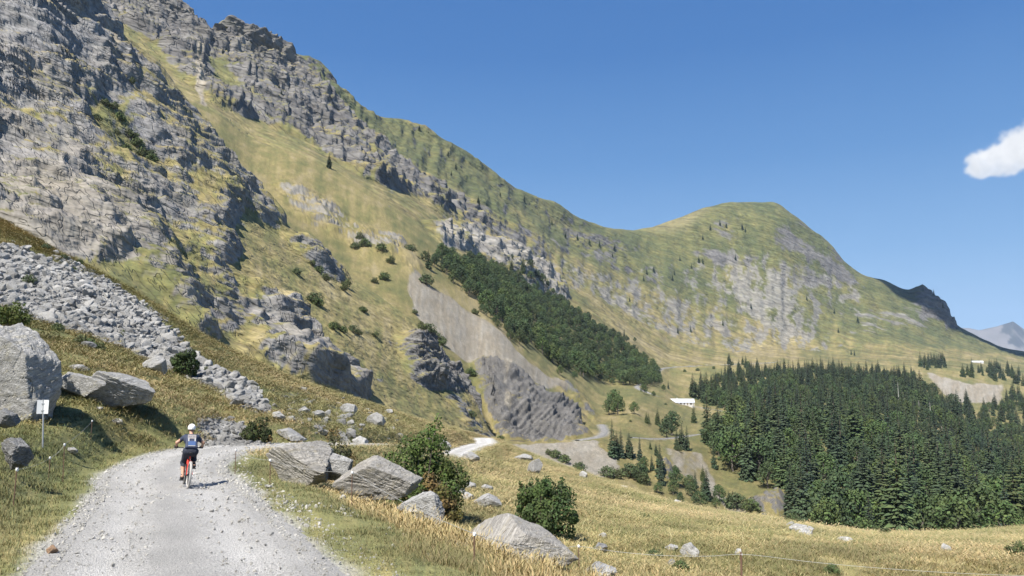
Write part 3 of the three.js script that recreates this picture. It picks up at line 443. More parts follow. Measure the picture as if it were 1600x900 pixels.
/* tracks */
const gravelColor = noiseTexture(512, (u, v) => { const n = tile(u, v, 40, 33, 4), m = tile(u, v, 140, 39, 2); const k = 0.80 + 0.75 * n + 0.6 * m; return [k, k * 0.99, k * 0.97]; });
const gravelBump = noiseTexture(512, (u, v) => 0.5 + 0.8 * tile(u, v, 40, 43, 4) + 0.6 * tile(u, v, 150, 49, 1));
for (const t of TRACKS) {
  const P = [], U = [], I = [], C = [], n = t.pts.length, m = t.lift < 0.1 ? 30 : 8; let acc = 0; const fine = m > 10;
  for (let i = 0; i < n; i++) {
    const a = t.pts[Math.max(0, i - 1)], b = t.pts[Math.min(n - 1, i + 1)], dx = b.x - a.x, dz = b.z - a.z, l = Math.hypot(dx, dz); if (i) acc += t.pts[i].distanceTo(t.pts[i - 1]);
    for (let j = 0; j <= m; j++) {
      const f = j / m * 2 - 1, rag = Math.abs(f) > 0.99 ? (fine ? 0.28 : 0.5) * fbm(t.pts[i].x * 0.8, j, t.pts[i].z * 0.8, 3) : 0, w = f * (t.w + rag), x = t.pts[i].x - dz / l * w, z = t.pts[i].z + dx / l * w;
      const rut = fine ? -0.04 * (Math.exp(-(((Math.abs(w) - 0.85) / 0.28) ** 2))) + 0.02 * Math.exp(-((w / 0.4) ** 2)) + 0.014 * fbm(x * 1.5, 2, z * 1.5, 3) : 0;
      P.push(x, t.pts[i].y + t.lift * (Math.abs(f) > 0.99 ? (fine ? -1.2 : 0) : 1) * (fine ? 0.6 : 1) + rut, z); U.push(w, acc);
      const wheel = fine ? Math.exp(-(((Math.abs(w + 0.1) - 0.85) / 0.42) ** 2)) : 0.4, k = (fine ? 0.66 : 0.25) + 0.19 * (wheel - 0.4) + 0.17 * fbm(x * 0.6, 8, z * 0.6, 4) + 0.07 * noise(x * 4, 1, z * 4); C.push(k, k * 0.978, k * 0.942);
    }
  }
  for (let i = 0; i < n - 1; i++) for (let j = 0; j < m; j++) { const a = i * (m + 1) + j; I.push(a, a + 1, a + m + 1, a + 1, a + m + 2, a + m + 1); }
  const g = new THREE.BufferGeometry(); g.setAttribute('position', new THREE.Float32BufferAttribute(P, 3)); g.setAttribute('uv', new THREE.Float32BufferAttribute(U, 2)); g.setAttribute('color', new THREE.Float32BufferAttribute(C, 3)); g.setIndex(I); g.computeVertexNormals();
  if (g.attributes.normal.getY(40) < 0) { const ix = g.index.array; for (let i = 0; i < ix.length; i += 3) [ix[i], ix[i + 1]] = [ix[i + 1], ix[i]]; g.computeVertexNormals(); }
  structure(new THREE.Mesh(g, new THREE.MeshStandardMaterial({ vertexColors: true, roughness: 0.95, map: withRepeat(gravelColor, 1 / 1.7), bumpMap: withRepeat(gravelBump, 1 / 1.7), bumpScale: fine ? 0.05 : 0.05 })), t.name, t.label);
}

/* ---------- geometry kits ---------- */
class Faces {                                   // collects coloured triangles
  constructor() { this.p = []; this.n = []; this.c = []; }
  tri(a, b, c, col, nrm) {
    this.p.push(...a, ...b, ...c);
    if (!nrm) { const ux = b[0] - a[0], uy = b[1] - a[1], uz = b[2] - a[2], vx = c[0] - a[0], vy = c[1] - a[1], vz = c[2] - a[2]; let x = uy * vz - uz * vy, y = uz * vx - ux * vz, z = ux * vy - uy * vx; const l = Math.hypot(x, y, z) || 1; nrm = [x / l, y / l, z / l]; }
    for (let k = 0; k < 3; k++) { this.n.push(...nrm); this.c.push(...col); }
  }
  quad(a, b, c, d, col, nrm) { this.tri(a, b, c, col, nrm); this.tri(a, c, d, col, nrm); }
  tube(pts, radii, sides, col) {
    const rings = pts.map((p, i) => { const a = pts[Math.max(0, i - 1)], b = pts[Math.min(pts.length - 1, i + 1)], t = new THREE.Vector3(b[0] - a[0], b[1] - a[1], b[2] - a[2]).normalize(), u = new THREE.Vector3(0.31, 0.2, 0.93).cross(t).normalize(), w = t.clone().cross(u); return [...Array(sides)].map((_, k) => { const an = k / sides * 6.2832, cx = Math.cos(an) * radii[i], cy = Math.sin(an) * radii[i]; return [p[0] + u.x * cx + w.x * cy, p[1] + u.y * cx + w.y * cy, p[2] + u.z * cx + w.z * cy]; }); });
    for (let i = 0; i < rings.length - 1; i++) for (let k = 0; k < sides; k++) { const m = (k + 1) % sides; this.quad(rings[i][k], rings[i][m], rings[i + 1][m], rings[i + 1][k], col); }
  }
  geometry() { const g = new THREE.BufferGeometry(); g.setAttribute('position', new THREE.Float32BufferAttribute(this.p, 3)); g.setAttribute('normal', new THREE.Float32BufferAttribute(this.n, 3)); g.setAttribute('color', new THREE.Float32BufferAttribute(this.c, 3)); return g; }
}
const leafMat = new THREE.MeshStandardMaterial({ vertexColors: true, roughness: 0.85, side: THREE.DoubleSide });
const thinLeafMat = new THREE.MeshPhysicalMaterial({ vertexColors: true, roughness: 0.9, transmission: 0.3, thickness: 0, side: THREE.DoubleSide, specularIntensity: 0.4 });
const TINTS = [[1, 1, 1], [0.72, 0.78, 0.85], [1.2, 1.15, 0.95], [0.85, 0.92, 1.0], [1.12, 1.2, 1.0], [1.3, 1.2, 0.9]].map(c => new THREE.MeshStandardMaterial({ vertexColors: true, roughness: 0.85, side: THREE.DoubleSide, color: new THREE.Color().setRGB(...c) }));
const barkMat = new THREE.MeshStandardMaterial({ vertexColors: true, roughness: 0.95 });
const tint = (c, r, a = 0.25) => { const k = 1 + (r() * 2 - 1) * a; return [c[0] * k * (1 + (r() - 0.5) * 0.2), c[1] * k, c[2] * k * (1 + (r() - 0.5) * 0.2)]; };
function spruceKit(seed, h, spread, base) {     // trunk and crown of a spruce h metres tall
  const r = rng(seed), t = new Faces(), f = new Faces(); t.tube([[0, -0.8, 0], [0, h * 0.5, 0], [0, h * 0.97, 0]], [h * 0.016, h * 0.010, h * 0.002], 7, [0.085, 0.065, 0.05]);
  const whorls = 30; const lean = r() * 6.28;
  for (let i = 0; i < whorls; i++) {
    const q = i / (whorls - 1), y = h * (0.06 + 0.93 * q), R = spread * Math.pow(1 - q, 0.82) * (0.86 + 0.3 * r()) + 0.12, n = Math.max(4, Math.round(10 - 5 * q));
    for (let k = 0; k < n; k++) {
      if (r() < 0.10) continue; const a = (k + r() * 0.8) / n * 6.2832 + i * 1.7, L = R * (0.72 + 0.42 * r()) * (1 + 0.12 * Math.cos(a - lean)), drop = (0.34 - 0.5 * q + 0.16 * r()) * L, ca = Math.cos(a), sa = Math.sin(a), w = Math.max(0.14, L * (0.24 + 0.08 * r())), yy = y + (r() - 0.5) * h * 0.02;
      const col = tint(base, r, 0.3), col2 = tint([base[0] * 1.25, base[1] * 1.3, base[2] * 1.2], r, 0.3);
      const P = (d, side, dn) => [ca * d - sa * side, yy - drop * (d / L) ** 1.3 - dn, sa * d + ca * side];
      f.tri(P(0.05 * L, 0, 0), P(L * 0.55, w, 0.10 * L), P(L * 0.62, 0, -0.03 * L), col); f.tri(P(0.05 * L, 0, 0), P(L * 0.62, 0, -0.03 * L), P(L * 0.55, -w, 0.10 * L), col);
      f.tri(P(L * 0.5, w * 0.9, 0.09 * L), P(L * 1.0, w * 0.25, 0.02), P(L * 0.6, 0, -0.03 * L), col2); f.tri(P(L * 0.5, -w * 0.9, 0.09 * L), P(L * 0.6, 0, -0.03 * L), P(L * 1.0, -w * 0.25, 0.02), col2);
      f.tri(P(L * 0.35, w * 0.5, 0.0), P(L * 0.75, w * 0.6, 0.22 * L), P(L * 0.85, -w * 0.2, 0.03 * L), col);
      f.tri(P(L * 0.3, -w * 0.6, 0.0), P(L * 0.8, 0, 0.03 * L), P(L * 0.7, -w * 0.5, 0.24 * L), col);
    }
  }
  return [t.geometry(), f.geometry()];
}
function leafBlob(f, r, c, rad, n, size, base, flat = 0.75) {   // leaves through the outer part of a lobe
  for (let i = 0; i < n; i++) {
    let x, y, z, l; do { x = r() * 2 - 1; y = r() * 2 - 1; z = r() * 2 - 1; l = Math.hypot(x, y, z); } while (l > 1 || l < 0.1);
    const k = Math.pow(l, 0.45) / l, px = c[0] + x * k * rad[0], py = c[1] + y * k * rad[1], pz = c[2] + z * k * rad[2];
    const a = r() * 6.2832, b = r() * 2 - 1, s = size * (0.6 + 0.8 * r());
    const nx = x / l + (r() - 0.5) * 1.3, ny = y / l * flat + 0.35 + (r() - 0.5) * 1.0, nz = z / l + (r() - 0.5) * 1.3, N = new THREE.Vector3(nx, ny, nz).normalize(), U = new THREE.Vector3(Math.cos(a), b, Math.sin(a)).cross(N).normalize(), V = N.clone().cross(U);
    const P = (u, v) => [px + (U.x * u + V.x * v) * s, py + (U.y * u + V.y * v) * s, pz + (U.z * u + V.z * v) * s], col = tint(base, r, 0.34);
    f.quad(P(-0.5, 0), P(0.02, -0.34), P(0.55, 0.04), P(0.0, 0.36), col);
  }
}
function broadKit(seed, h, w, base, leaves = 1500, leaf = 0.62) {
  const r = rng(seed), t = new Faces(), f = new Faces(), bark = [0.11, 0.095, 0.08];
  t.tube([[0, -0.8, 0], [0.05 * w, h * 0.3, 0], [0, h * 0.62, 0.04 * w]], [h * 0.026, h * 0.019, h * 0.009], 7, bark);
  const lobes = []; const n = 15;
  for (let i = 0; i < n; i++) { const a = i * 2.4 + r(), q = (i + 0.5) / n, y = h * (0.24 + 0.60 * q), R = w * 0.36 * Math.sin(Math.PI * (0.22 + 0.70 * q)); lobes.push([Math.cos(a) * R, y, Math.sin(a) * R, w * (0.15 + 0.09 * r())]); }
  lobes.push([0, h * 0.86, 0, w * 0.16], [0, h * 0.55, 0, w * 0.3]);
  lobes.forEach((L, i) => { if (i % 3 === 0) t.tube([[0, h * 0.3, 0], [L[0] * 0.6, (h * 0.3 + L[1]) / 2 + 0.2, L[2] * 0.6], [L[0], L[1], L[2]]], [h * 0.010, h * 0.006, h * 0.003], 5, bark); leafBlob(f, r, L, [L[3], L[3] * 0.85, L[3]], Math.round(leaves / lobes.length), leaf, tint(base, r, 0.16)); });
  return [t.geometry(), f.geometry()];
}
function bushKit(seed, h, w, base, leaves, leaf, dry = 0) {     // many-stemmed shrub from the ground up
  const r = rng(seed), t = new Faces(), f = new Faces(), n = 22;
  for (let i = 0; i < n; i++) {
    const a = i * 2.39996, q = Math.sqrt((i + 0.5) / n), R = q * w * 0.40, y = h * (0.80 - 0.50 * q * q) * (0.55 + 0.62 * r()), L = w * (0.065 + 0.10 * r()), x = Math.cos(a) * R, z = Math.sin(a) * R;
    t.tube([[x * 0.15, -0.1, z * 0.15], [x * 0.45, y * 0.45, z * 0.45], [x, y, z]], [h * 0.014, h * 0.009, h * 0.003], 5, [0.12, 0.10, 0.08]);
    const c = r() < dry ? [0.17, 0.12, 0.045] : tint(base, r, 0.2);
    leafBlob(f, r, [x, y, z], [L, L * 0.9, L], Math.round(leaves / n * 0.72), leaf, c);
    leafBlob(f, r, [x * 0.9, y * 0.45, z * 0.9], [L * 0.8, y * 0.42, L * 0.8], Math.round(leaves / n * 0.28), leaf, c);
    for (let m = 0; m < 3; m++) { const dx = (r() - 0.5) * L * 1.6, dy = L * (0.6 + 0.7 * r()), dz = (r() - 0.5) * L * 1.6; t.tube([[x, y, z], [x + dx, y + dy, z + dz]], [h * 0.004, h * 0.0015], 3, [0.12, 0.10, 0.08]); leafBlob(f, r, [x + dx * 0.8, y + dy * 0.85, z + dz * 0.8], [L * 0.3, L * 0.45, L * 0.3], Math.round(leaves / n * 0.06), leaf, c); }
  }
  return [t.geometry(), f.geometry()];
}
const SPRUCE = [spruceKit(1, 18, 3.3, [0.034, 0.052, 0.024]), spruceKit(2, 18, 2.7, [0.030, 0.046, 0.026]), spruceKit(3, 18, 3.9, [0.040, 0.056, 0.024])].map(k => ({ h: 18, k }));
const BROAD = [broadKit(11, 12, 9, [0.040, 0.064, 0.021]), broadKit(12, 12, 8, [0.034, 0.056, 0.020]), broadKit(13, 12, 10, [0.047, 0.072, 0.022])].map(k => ({ h: 12, k }));
const SHRUB = [bushKit(21, 2, 2.4, [0.066, 0.092, 0.028], 900, 0.2), bushKit(22, 2, 3.0, [0.056, 0.078, 0.028], 900, 0.22), bushKit(23, 2, 2.2, [0.07, 0.085, 0.028], 800, 0.18)].map(k => ({ h: 2, k }));
function plant(kind, variant, pos, height, turn, name, label, category, grp, widen = 1, mat = leafMat) {
  const K = kind[variant % kind.length], g = new THREE.Group();
  part(g, name.includes('tree') ? 'trunk' : 'stems', K.k[0], barkMat); part(g, name.includes('tree') ? 'crown' : 'foliage', K.k[1], mat);
  const k = height / K.h; g.scale.set(k * widen, k, k * widen); g.position.copy(pos); g.rotation.y = turn; return top(g, name, label, category, grp);
}
const pxHeight = (pos, px) => px / FOCAL * -pos.z * 1.0;
/* forests */
function scatter(poly, v0, v1, gap, seed, most = 4000) {
  const R = { pts: [] }; poly.forEach((p, i) => { const q = poly[(i + 1) % poly.length]; for (let j = 0; j < 4; j++) { const t = onSheet(lerp(p[0], q[0], j / 4), lerp(p[1], q[1], j / 4), v0, v1); R.pts.push([t[0], t[1]]); } });
  R.x0 = Math.min(...R.pts.map(p => p[0])); R.x1 = Math.max(...R.pts.map(p => p[0])); R.y0 = Math.min(...R.pts.map(p => p[1])); R.y1 = Math.max(...R.pts.map(p => p[1]));
  const r = rng(seed), out = [], cell = {}; let tries = 0;
  while (out.length < most && tries++ < 30000) {
    const s = lerp(R.x0, R.x1, r()), v = lerp(R.y0, R.y1, r()); if (!inside(R, s, v)) continue;
    const p = surface(s, v), cx = Math.floor(p.x / gap), cz = Math.floor(p.z / gap); let ok = true;
    for (let a = -1; a <= 1 && ok; a++) for (let b = -1; b <= 1 && ok; b++) for (const q of cell[(cx + a) + ',' + (cz + b)] ?? []) if (Math.hypot(q.x - p.x, q.z - p.z) < gap) { ok = false; break; }
    if (!ok) continue; (cell[cx + ',' + cz] ??= []).push(p); p.s = s; p.v = v; out.push(p);
  }
  return out;
}
const forest = [];                               // every tree: kind, place, height, where it grows
{
  const r = rng(404);
  const add = (pts, share, hs, hb, where) => { for (const p of pts) { const sp = r() < share(p); forest.push({ kind: sp ? 'spruce' : 'broad', p, h: (sp ? hs : hb) * (0.55 + 0.75 * Math.pow(r(), 0.8)), where, variant: Math.floor(r() * 3), turn: r() * 6.28, wide: 0.85 + 0.35 * r() }); } };
  add(scatter([[668, 408], [700, 403], [780, 422], [850, 455], [900, 488], [960, 530], [1022, 578], [1032, 598], [1005, 606], [950, 600], [885, 582], [850, 562], [805, 530], [765, 500], [725, 470], [690, 450]], 16.6, 18.4, 8.0, 51).filter(p => noise(p.x / 40, 3, p.z / 40) > -0.42), () => 0.04, 16, 11.5, 'slope');
  add(scatter([[640, 400], [700, 385], [800, 415], [900, 465], [1000, 540], [1050, 585], [1040, 606], [1000, 615], [940, 612], [860, 585], [760, 520], [690, 470], [650, 440]], 16.5, 18.5, 19, 71, 46), () => 0.1, 11, 7, 'slope');
  add(scatter([[745, 482], [790, 505], [830, 545], [815, 545], [775, 515]], 16, 17.4, 7, 52, 14), () => 0, 12, 8, 'slope');
  add(scatter([[945, 515], [975, 528], [992, 552], [975, 548]], 17.6, 18.6, 8, 53, 16), () => 0.1, 14, 8, 'slope');
  add(scatter([[1105, 690], [1160, 665], [1230, 655], [1350, 680], [1450, 700], [1620, 755], [1760, 800], [1760, 862], [1400, 872], [1262, 850], [1232, 812], [1225, 775], [1150, 750]], 11.0, 14.7, 9.6, 54), p => 0.47 + 0.7 * noise(p.x * 0.02, 2, p.z * 0.02), 26, 15, 'hill');
  add(scatter([[1082, 622], [1110, 600], [1180, 590], [1300, 590], [1430, 606], [1480, 632], [1560, 668], [1760, 705], [1760, 810], [1450, 735], [1350, 715], [1240, 690], [1208, 662], [1120, 638]], 14.9, 17.3, 10.5, 55), p => 0.55 + 0.6 * noise(p.x * 0.02, 2, p.z * 0.02), 24, 15, 'back');
  add(scatter([[1110, 596], [1180, 582], [1300, 583], [1430, 590], [1430, 602], [1300, 596], [1110, 604]], 16.8, 18, 11, 56), () => 0.85, 19, 12, 'back');
  add(scatter([[1436, 578], [1478, 577], [1478, 570], [1440, 570]], 17.6, 18.6, 10, 57, 18), () => 1, 22, 12, 'shelf');
  add(scatter([[1488, 590], [1540, 592], [1600, 606], [1680, 620], [1680, 600], [1560, 580], [1500, 582]], 17.3, 18.4, 12, 58, 60), () => 1, 22, 12, 'shelf');
  add(scatter([[1560, 640], [1640, 650], [1640, 615], [1570, 622]], 17, 18, 13, 59, 30), () => 1, 22, 12, 'shelf');
  add(scatter([[1490, 640], [1560, 660], [1760, 690], [1760, 640], [1600, 632], [1540, 640]], 16.4, 17.6, 11, 62, 90), () => 0.75, 20, 13, 'back');
  add(scatter([[1130, 572], [1180, 580], [1175, 570], [1140, 566]], 17.6, 18.6, 12, 60, 9), () => 0.7, 16, 9, 'valley');
  add(scatter([[1000, 735], [1060, 745], [1100, 770], [1140, 795], [1100, 800], [1040, 780], [1000, 760]], 11, 13.2, 6.5, 61, 36), () => 0.14, 11, 6, 'ravine');
  const single = (kind, px, t, b, v0, v1, where) => { const p = spot(px, b, v0, v1); forest.push({ kind, p, h: pxHeight(p, b - t), where, variant: Math.floor(r() * 3), turn: r() * 6.28, wide: 1 }); };
  for (const [px, t, b] of [[957, 653, 712], [971, 667, 713], [984, 672, 714], [1000, 681, 718], [964, 672, 710]]) single('spruce', px, t, b, 11.8, 14.4, 'stand');
  for (const [px, t, b] of [[1028, 637, 665], [1010, 643, 662], [1014, 645, 661], [1058, 666, 700], [1074, 664, 703], [1066, 660, 701], [1084, 629, 662], [1044, 594, 608], [1018, 711, 737], [1025, 692, 712], [1016, 688, 701], [1086, 736, 762], [1116, 690, 730], [1099, 725, 752]]) single('spruce', px, t, b, 11.8, 17.6, 'pasture');
  for (const [px, t, b] of [[952, 622, 648], [966, 618, 650], [960, 608, 645], [991, 627, 647], [1050, 641, 681], [1042, 652, 684], [1006, 599, 616], [1037, 600, 611], [1021, 611, 621]]) single('broad', px, t, b, 13.8, 17.6, 'pasture');
  for (const [px, t, b] of [[514, 240, 266], [740, 313, 330], [862, 340, 352], [1305, 478, 488], [1062, 398, 408], [920, 372, 384], [935, 375, 388], [780, 300, 308]]) single('spruce', px, t, b, 17, 20.9, 'high');
  for (const [px, py] of [[432, 165], [426, 158], [700, 245], [712, 265], [705, 275], [880, 375], [900, 378], [958, 395], [955, 405], [1010, 430], [1020, 428], [1053, 432], [1092, 410], [1098, 412], [1110, 360], [1125, 352], [1135, 355], [1160, 358], [1165, 362], [1098, 375], [1080, 420], [1150, 405], [1175, 480], [1060, 520], [1080, 518], [1130, 508], [1260, 470], [1310, 520], [1340, 505], [1005, 440], [985, 470], [1050, 440], [350, 88], [346, 90], [655, 205], [820, 315], [1440, 460], [1452, 468], [1462, 478], [1468, 485], [1330, 555], [1335, 556]]) single('spruce', px, py - 9 - 4 * r(), py, 17.2, 21, 'high');
}
const WORDS = {
  slope: ['broadleaf tree in the dense wood on the slope above the gravel cone', 'trees of the wood on the mountain slope', 'dark conifer rising from the wood on the mountain slope'],
  hill: ['leafy tree on the forested hill beyond the meadow crest', 'trees on the forested hill', 'tall spruce on the forested hill beyond the meadow crest'],
  back: ['leafy tree in the far wood behind the forested hill', 'trees of the far wood', 'spruce in the far wood behind the forested hill'],
  shelf: ['', 'spruces above the eroded bank', 'spruce in the rows above the pale eroded bank'],
  valley: ['small leafy tree on the valley meadow beside the distant track', 'trees beside the distant track', 'spruce on the valley meadow beside the distant track'],
  ravine: ['low leafy tree in the ravine below the meadow crest', 'trees in the ravine', 'slim conifer in the ravine below the meadow crest'],
  stand: ['', 'spruce stand beside the track', 'tall dark spruce in the small stand beside the valley track'],
  pasture: ['round leafy tree standing on the pasture near the farm building', 'trees scattered on the pasture', 'single spruce standing on the pasture near the farm building'],
  high: ['', 'spruces on the high slopes', 'small dark spruce growing on the high mountain slope'],
};
{
  const far = { spruce: [], broad: [] }, count = { spruce: 0, broad: 0 };
  const visible = t => { const a = t.p.x / -t.p.z; return Math.abs(a) < 0.72; };
  for (const t of [...forest].filter(visible).sort((a, b) => b.h / -b.p.z - a.h / -a.p.z)) {
    const single = ['stand', 'pasture', 'high', 'valley', 'shelf'].includes(t.where), limit = single ? 300 : 230;
    if (count[t.kind]++ >= limit && !single) { far[t.kind].push(t); continue; }
    const w = WORDS[t.where], sp = t.kind === 'spruce';
    let label = sp ? w[2] : w[0], grp = w[1];
    if (['hill', 'back', 'slope', 'shelf'].includes(t.where)) { const size = t.h > (sp ? 26 : 17) ? 'very tall' : t.h > (sp ? 20 : 12) ? 'middling' : 'low', form = sp ? ['dense', 'slender', 'wide'][t.variant] : ['rounded', 'narrow', 'broad'][t.variant]; label = `${size} ${form} ${label.replace(/^(tall|dark) /, '')}`; }
    if (t.where === 'high' && t.p.z > -800 && t.h > 10) { label = 'lone large spruce on the golden slope under the crags'; grp = undefined; }
    plant(sp ? SPRUCE : BROAD, t.variant, t.p, t.h, t.turn, sp ? 'spruce_tree' : 'broadleaf_tree', label, 'tree', grp, t.wide, TINTS[Math.floor(t.turn * 977) % 6]);
  }
  for (const t of forest.filter(t => !visible(t))) far[t.kind].push(t);
  for (const kind of ['spruce', 'broad']) for (let v = 0; v < 3; v++) {
    const list = far[kind].filter(t => t.variant === v); if (!list.length) continue;
    const K = (kind === 'spruce' ? SPRUCE : BROAD)[v], m = new THREE.InstancedMesh(mergeGeometries(K.k), leafMat, list.length), o = new THREE.Object3D(), c = new THREE.Color(), r = rng(v + 900);
    list.forEach((t, i) => { o.position.copy(t.p); o.rotation.y = t.turn; const k = t.h / K.h; o.scale.set(k * t.wide, k, k * t.wide); o.updateMatrix(); m.setMatrixAt(i, o.matrix); const q = 0.7 + 0.65 * r() ** 1.5; m.setColorAt(i, c.setRGB(q * (0.95 + 0.15 * r()), q, q * (0.85 + 0.2 * r()))); });
    top(m, kind === 'spruce' ? 'spruce_wood' : 'broadleaf_wood', `remaining mass of ${kind === 'spruce' ? 'spruces' : 'leafy trees'} filling the far wood`, 'wood', undefined, 'stuff');
  }
  console.log('trees', forest.length, count, far.spruce.length, far.broad.length);
}
/* shrubs on the slopes and in the scree */
{
  const r = rng(606);
  const put = (px, py, wpx, v0, v1, label, grp) => { const p = spot(px, py, v0, v1), h = wpx / FOCAL * -p.z * 0.8; plant(SHRUB, Math.floor(r() * 3), p, h, r() * 6, 'shrub', label, 'shrub', grp, 1 + 0.3 * r()); };
  for (const [x, y, w] of [[172, 178, 18], [185, 192, 20], [128, 188, 14], [205, 215, 24], [215, 228, 22], [222, 244, 24], [196, 238, 18], [230, 262, 20], [180, 216, 16], [158, 172, 16], [145, 200, 14], [198, 140, 16], [240, 240, 14], [165, 225, 13]]) put(x, y, w, 11, 14.2, 'green shrub in the patch growing on the rock face', 'shrubs on the rock face');
  for (const [x, y, w] of [[491, 472, 22], [497, 478, 20], [540, 450, 20], [536, 455, 16], [497, 428, 16], [508, 440, 18], [566, 487, 12], [570, 488, 12], [518, 518, 18], [535, 522, 16], [550, 520, 16], [560, 525, 14], [525, 515, 14], [585, 528, 14], [462, 430, 14], [600, 438, 18], [585, 442, 14], [562, 380, 20], [570, 388, 20], [610, 412, 18], [595, 398, 16], [555, 388, 14], [640, 395, 16], [485, 418, 14]]) put(x, y, w, 10.6, 18, 'small green shrub dotted over the dry grass slope', 'shrubs on the dry slope');
  for (const [x, y, w] of [[640, 538, 20], [655, 536, 20], [672, 538, 20], [690, 540, 18], [735, 588, 18], [665, 445, 22], [648, 492, 12], [742, 492, 14], [732, 655, 14]]) put(x, y, w, 11, 17, 'dark shrub along the ledge beside the gravel cone', 'shrubs by the gravel cone');
  for (const [x, y, w] of [[45, 445, 22], [125, 412, 12], [100, 405, 10], [115, 425, 12], [190, 525, 16], [125, 540, 28], [140, 545, 26], [155, 550, 22], [90, 520, 20], [72, 390, 14], [322, 582, 12]]) put(x, y, w, 6.5, 9.2, 'low green shrub growing among the grey scree', 'shrubs in the scree');
  for (const [x, y, w] of [[868, 716, 18], [882, 724, 18], [858, 712, 14], [905, 737, 18], [985, 745, 28], [1005, 757, 26], [1150, 795, 30], [1175, 802, 26], [1060, 705, 12], [950, 745, 22], [965, 748, 22]]) put(x, y, w, 11, 14.3, 'leafy shrub at the foot of the gravel embankment', 'shrubs below the embankment');
  for (const [x, y, w] of [[1010, 815, 14], [1023, 872, 18], [1300, 898, 22], [1590, 870, 34], [1065, 893, 26], [1240, 818, 22], [905, 733, 14], [782, 695, 16], [1385, 838, 16]]) put(x, y, w, 5, 9.1, 'small dark bush standing on the golden meadow', 'bushes on the golden meadow');
  for (const [x, y, w] of [[1205, 600, 8], [1090, 580, 6], [1070, 581, 6], [1115, 578, 6], [1160, 580, 5], [1155, 648, 6], [1170, 652, 6], [1180, 653, 7], [1190, 655, 6], [1040, 633, 4], [985, 660, 5]]) put(x, y, w, 14, 18.6, 'tiny bush beside the valley tracks', 'bushes beside the valley tracks');
}
// the large bushes near the track
{
  const near = [
    [663, 782, 132, 150, 25, 'big rounded green bush behind the grey boulders', [0.070, 0.105, 0.026], 9000, 0.085, 0.03],
    [515, 728, 78, 72, 31, 'grey green bush with dry branches behind the leaning boulder', [0.085, 0.095, 0.042], 4200, 0.085, 0.22],
    [578, 720, 60, 48, 30, 'small light green bush between the two boulders', [0.085, 0.115, 0.03], 3000, 0.08, 0.05],
    [850, 868, 104, 118, 24, 'dense green bush beside the pale pointed boulder', [0.060, 0.095, 0.028], 8000, 0.085, 0.0],
    [690, 776, 62, 66, 24, 'yellowing lower bush leaning against the rounded bush', [0.11, 0.105, 0.03], 3000, 0.08, 0.4],
    [288, 587, 46, 52, 52, 'round dark bush at the edge of the scree', [0.046, 0.072, 0.02], 3200, 0.14, 0.0],
    [668, 800, 24, 24, 19.6, 'little bush growing on the broken grey rock', [0.075, 0.095, 0.028], 900, 0.06, 0.1],
    [15, 508, 62, 34, 30, 'green tuft of shrub on top of the giant boulder', [0.085, 0.11, 0.025], 2000, 0.09, 0.1],
    [400, 694, 52, 42, 38.5, 'dark shrub in the cut bank above the bend', [0.045, 0.058, 0.018], 2000, 0.11, 0.12],
  ];
  near.forEach(([px, b, w, h, D, label, base, n, leaf, dry], i) => {
    const a = ray(px, b), k = D / FOCAL, H = h * k, Wd = w * k, kit = bushKit(700 + i, H, Wd * 1.1, base, n, leaf, dry), p = new THREE.Vector3(a[0] * D, 0, -D); p.y = i === 7 ? EYE + a[1] * D : groundY(p.x, D) - 0.05;
    const g = new THREE.Group(); part(g, 'stems', kit[0], barkMat); part(g, 'foliage', kit[1], thinLeafMat); g.position.copy(p); top(g, 'bush', label, 'bush');
  });
}

/* ---------- stones ---------- */
const stoneColor = noiseTexture(512, (u, v) => { const li = sstep(0.12, 0.3, tile(u, v, 7, 91, 4)), wa = sstep(0.05, 0.35, tile(u, v, 5, 97, 4)), pa = sstep(0.2, 0.32, tile(u, v, 18, 103, 3)); const n = tile(u, v, 10, 63, 5), m = tile(u, v, 60, 69, 3), cr = Math.abs(tile(u, v, 14, 71, 4)); const k = 0.80 + 0.5 * n + 0.5 * m - (cr < 0.012 ? 0.18 : 0) - 0.16 * li + 0.12 * pa; return [k, k * (0.993 - 0.03 * wa), k * (0.975 - 0.13 * wa)]; });
const stoneBump = noiseTexture(512, (u, v) => { const cr = Math.abs(tile(u, v, 14, 71, 4)); return 0.5 + 0.7 * tile(u, v, 22, 73, 5) + 0.5 * tile(u, v, 90, 79, 2) - (cr < 0.015 ? 0.3 : 0); });
const stoneMat = (c, size, bump = 0.06) => new THREE.MeshStandardMaterial({ color: new THREE.Color().setRGB(...c), roughness: 0.92, map: withRepeat(stoneColor, 1 / size), bumpMap: withRepeat(stoneBump, 1 / size), bumpScale: bump });
const MAT_STONE = stoneMat([0.39, 0.385, 0.375], 2.2), MAT_WARM = stoneMat([0.41, 0.388, 0.355], 1.8), MAT_DARK = stoneMat([0.26, 0.26, 0.262], 1.6), MAT_WHITE = stoneMat([0.55, 0.54, 0.52], 1.5);
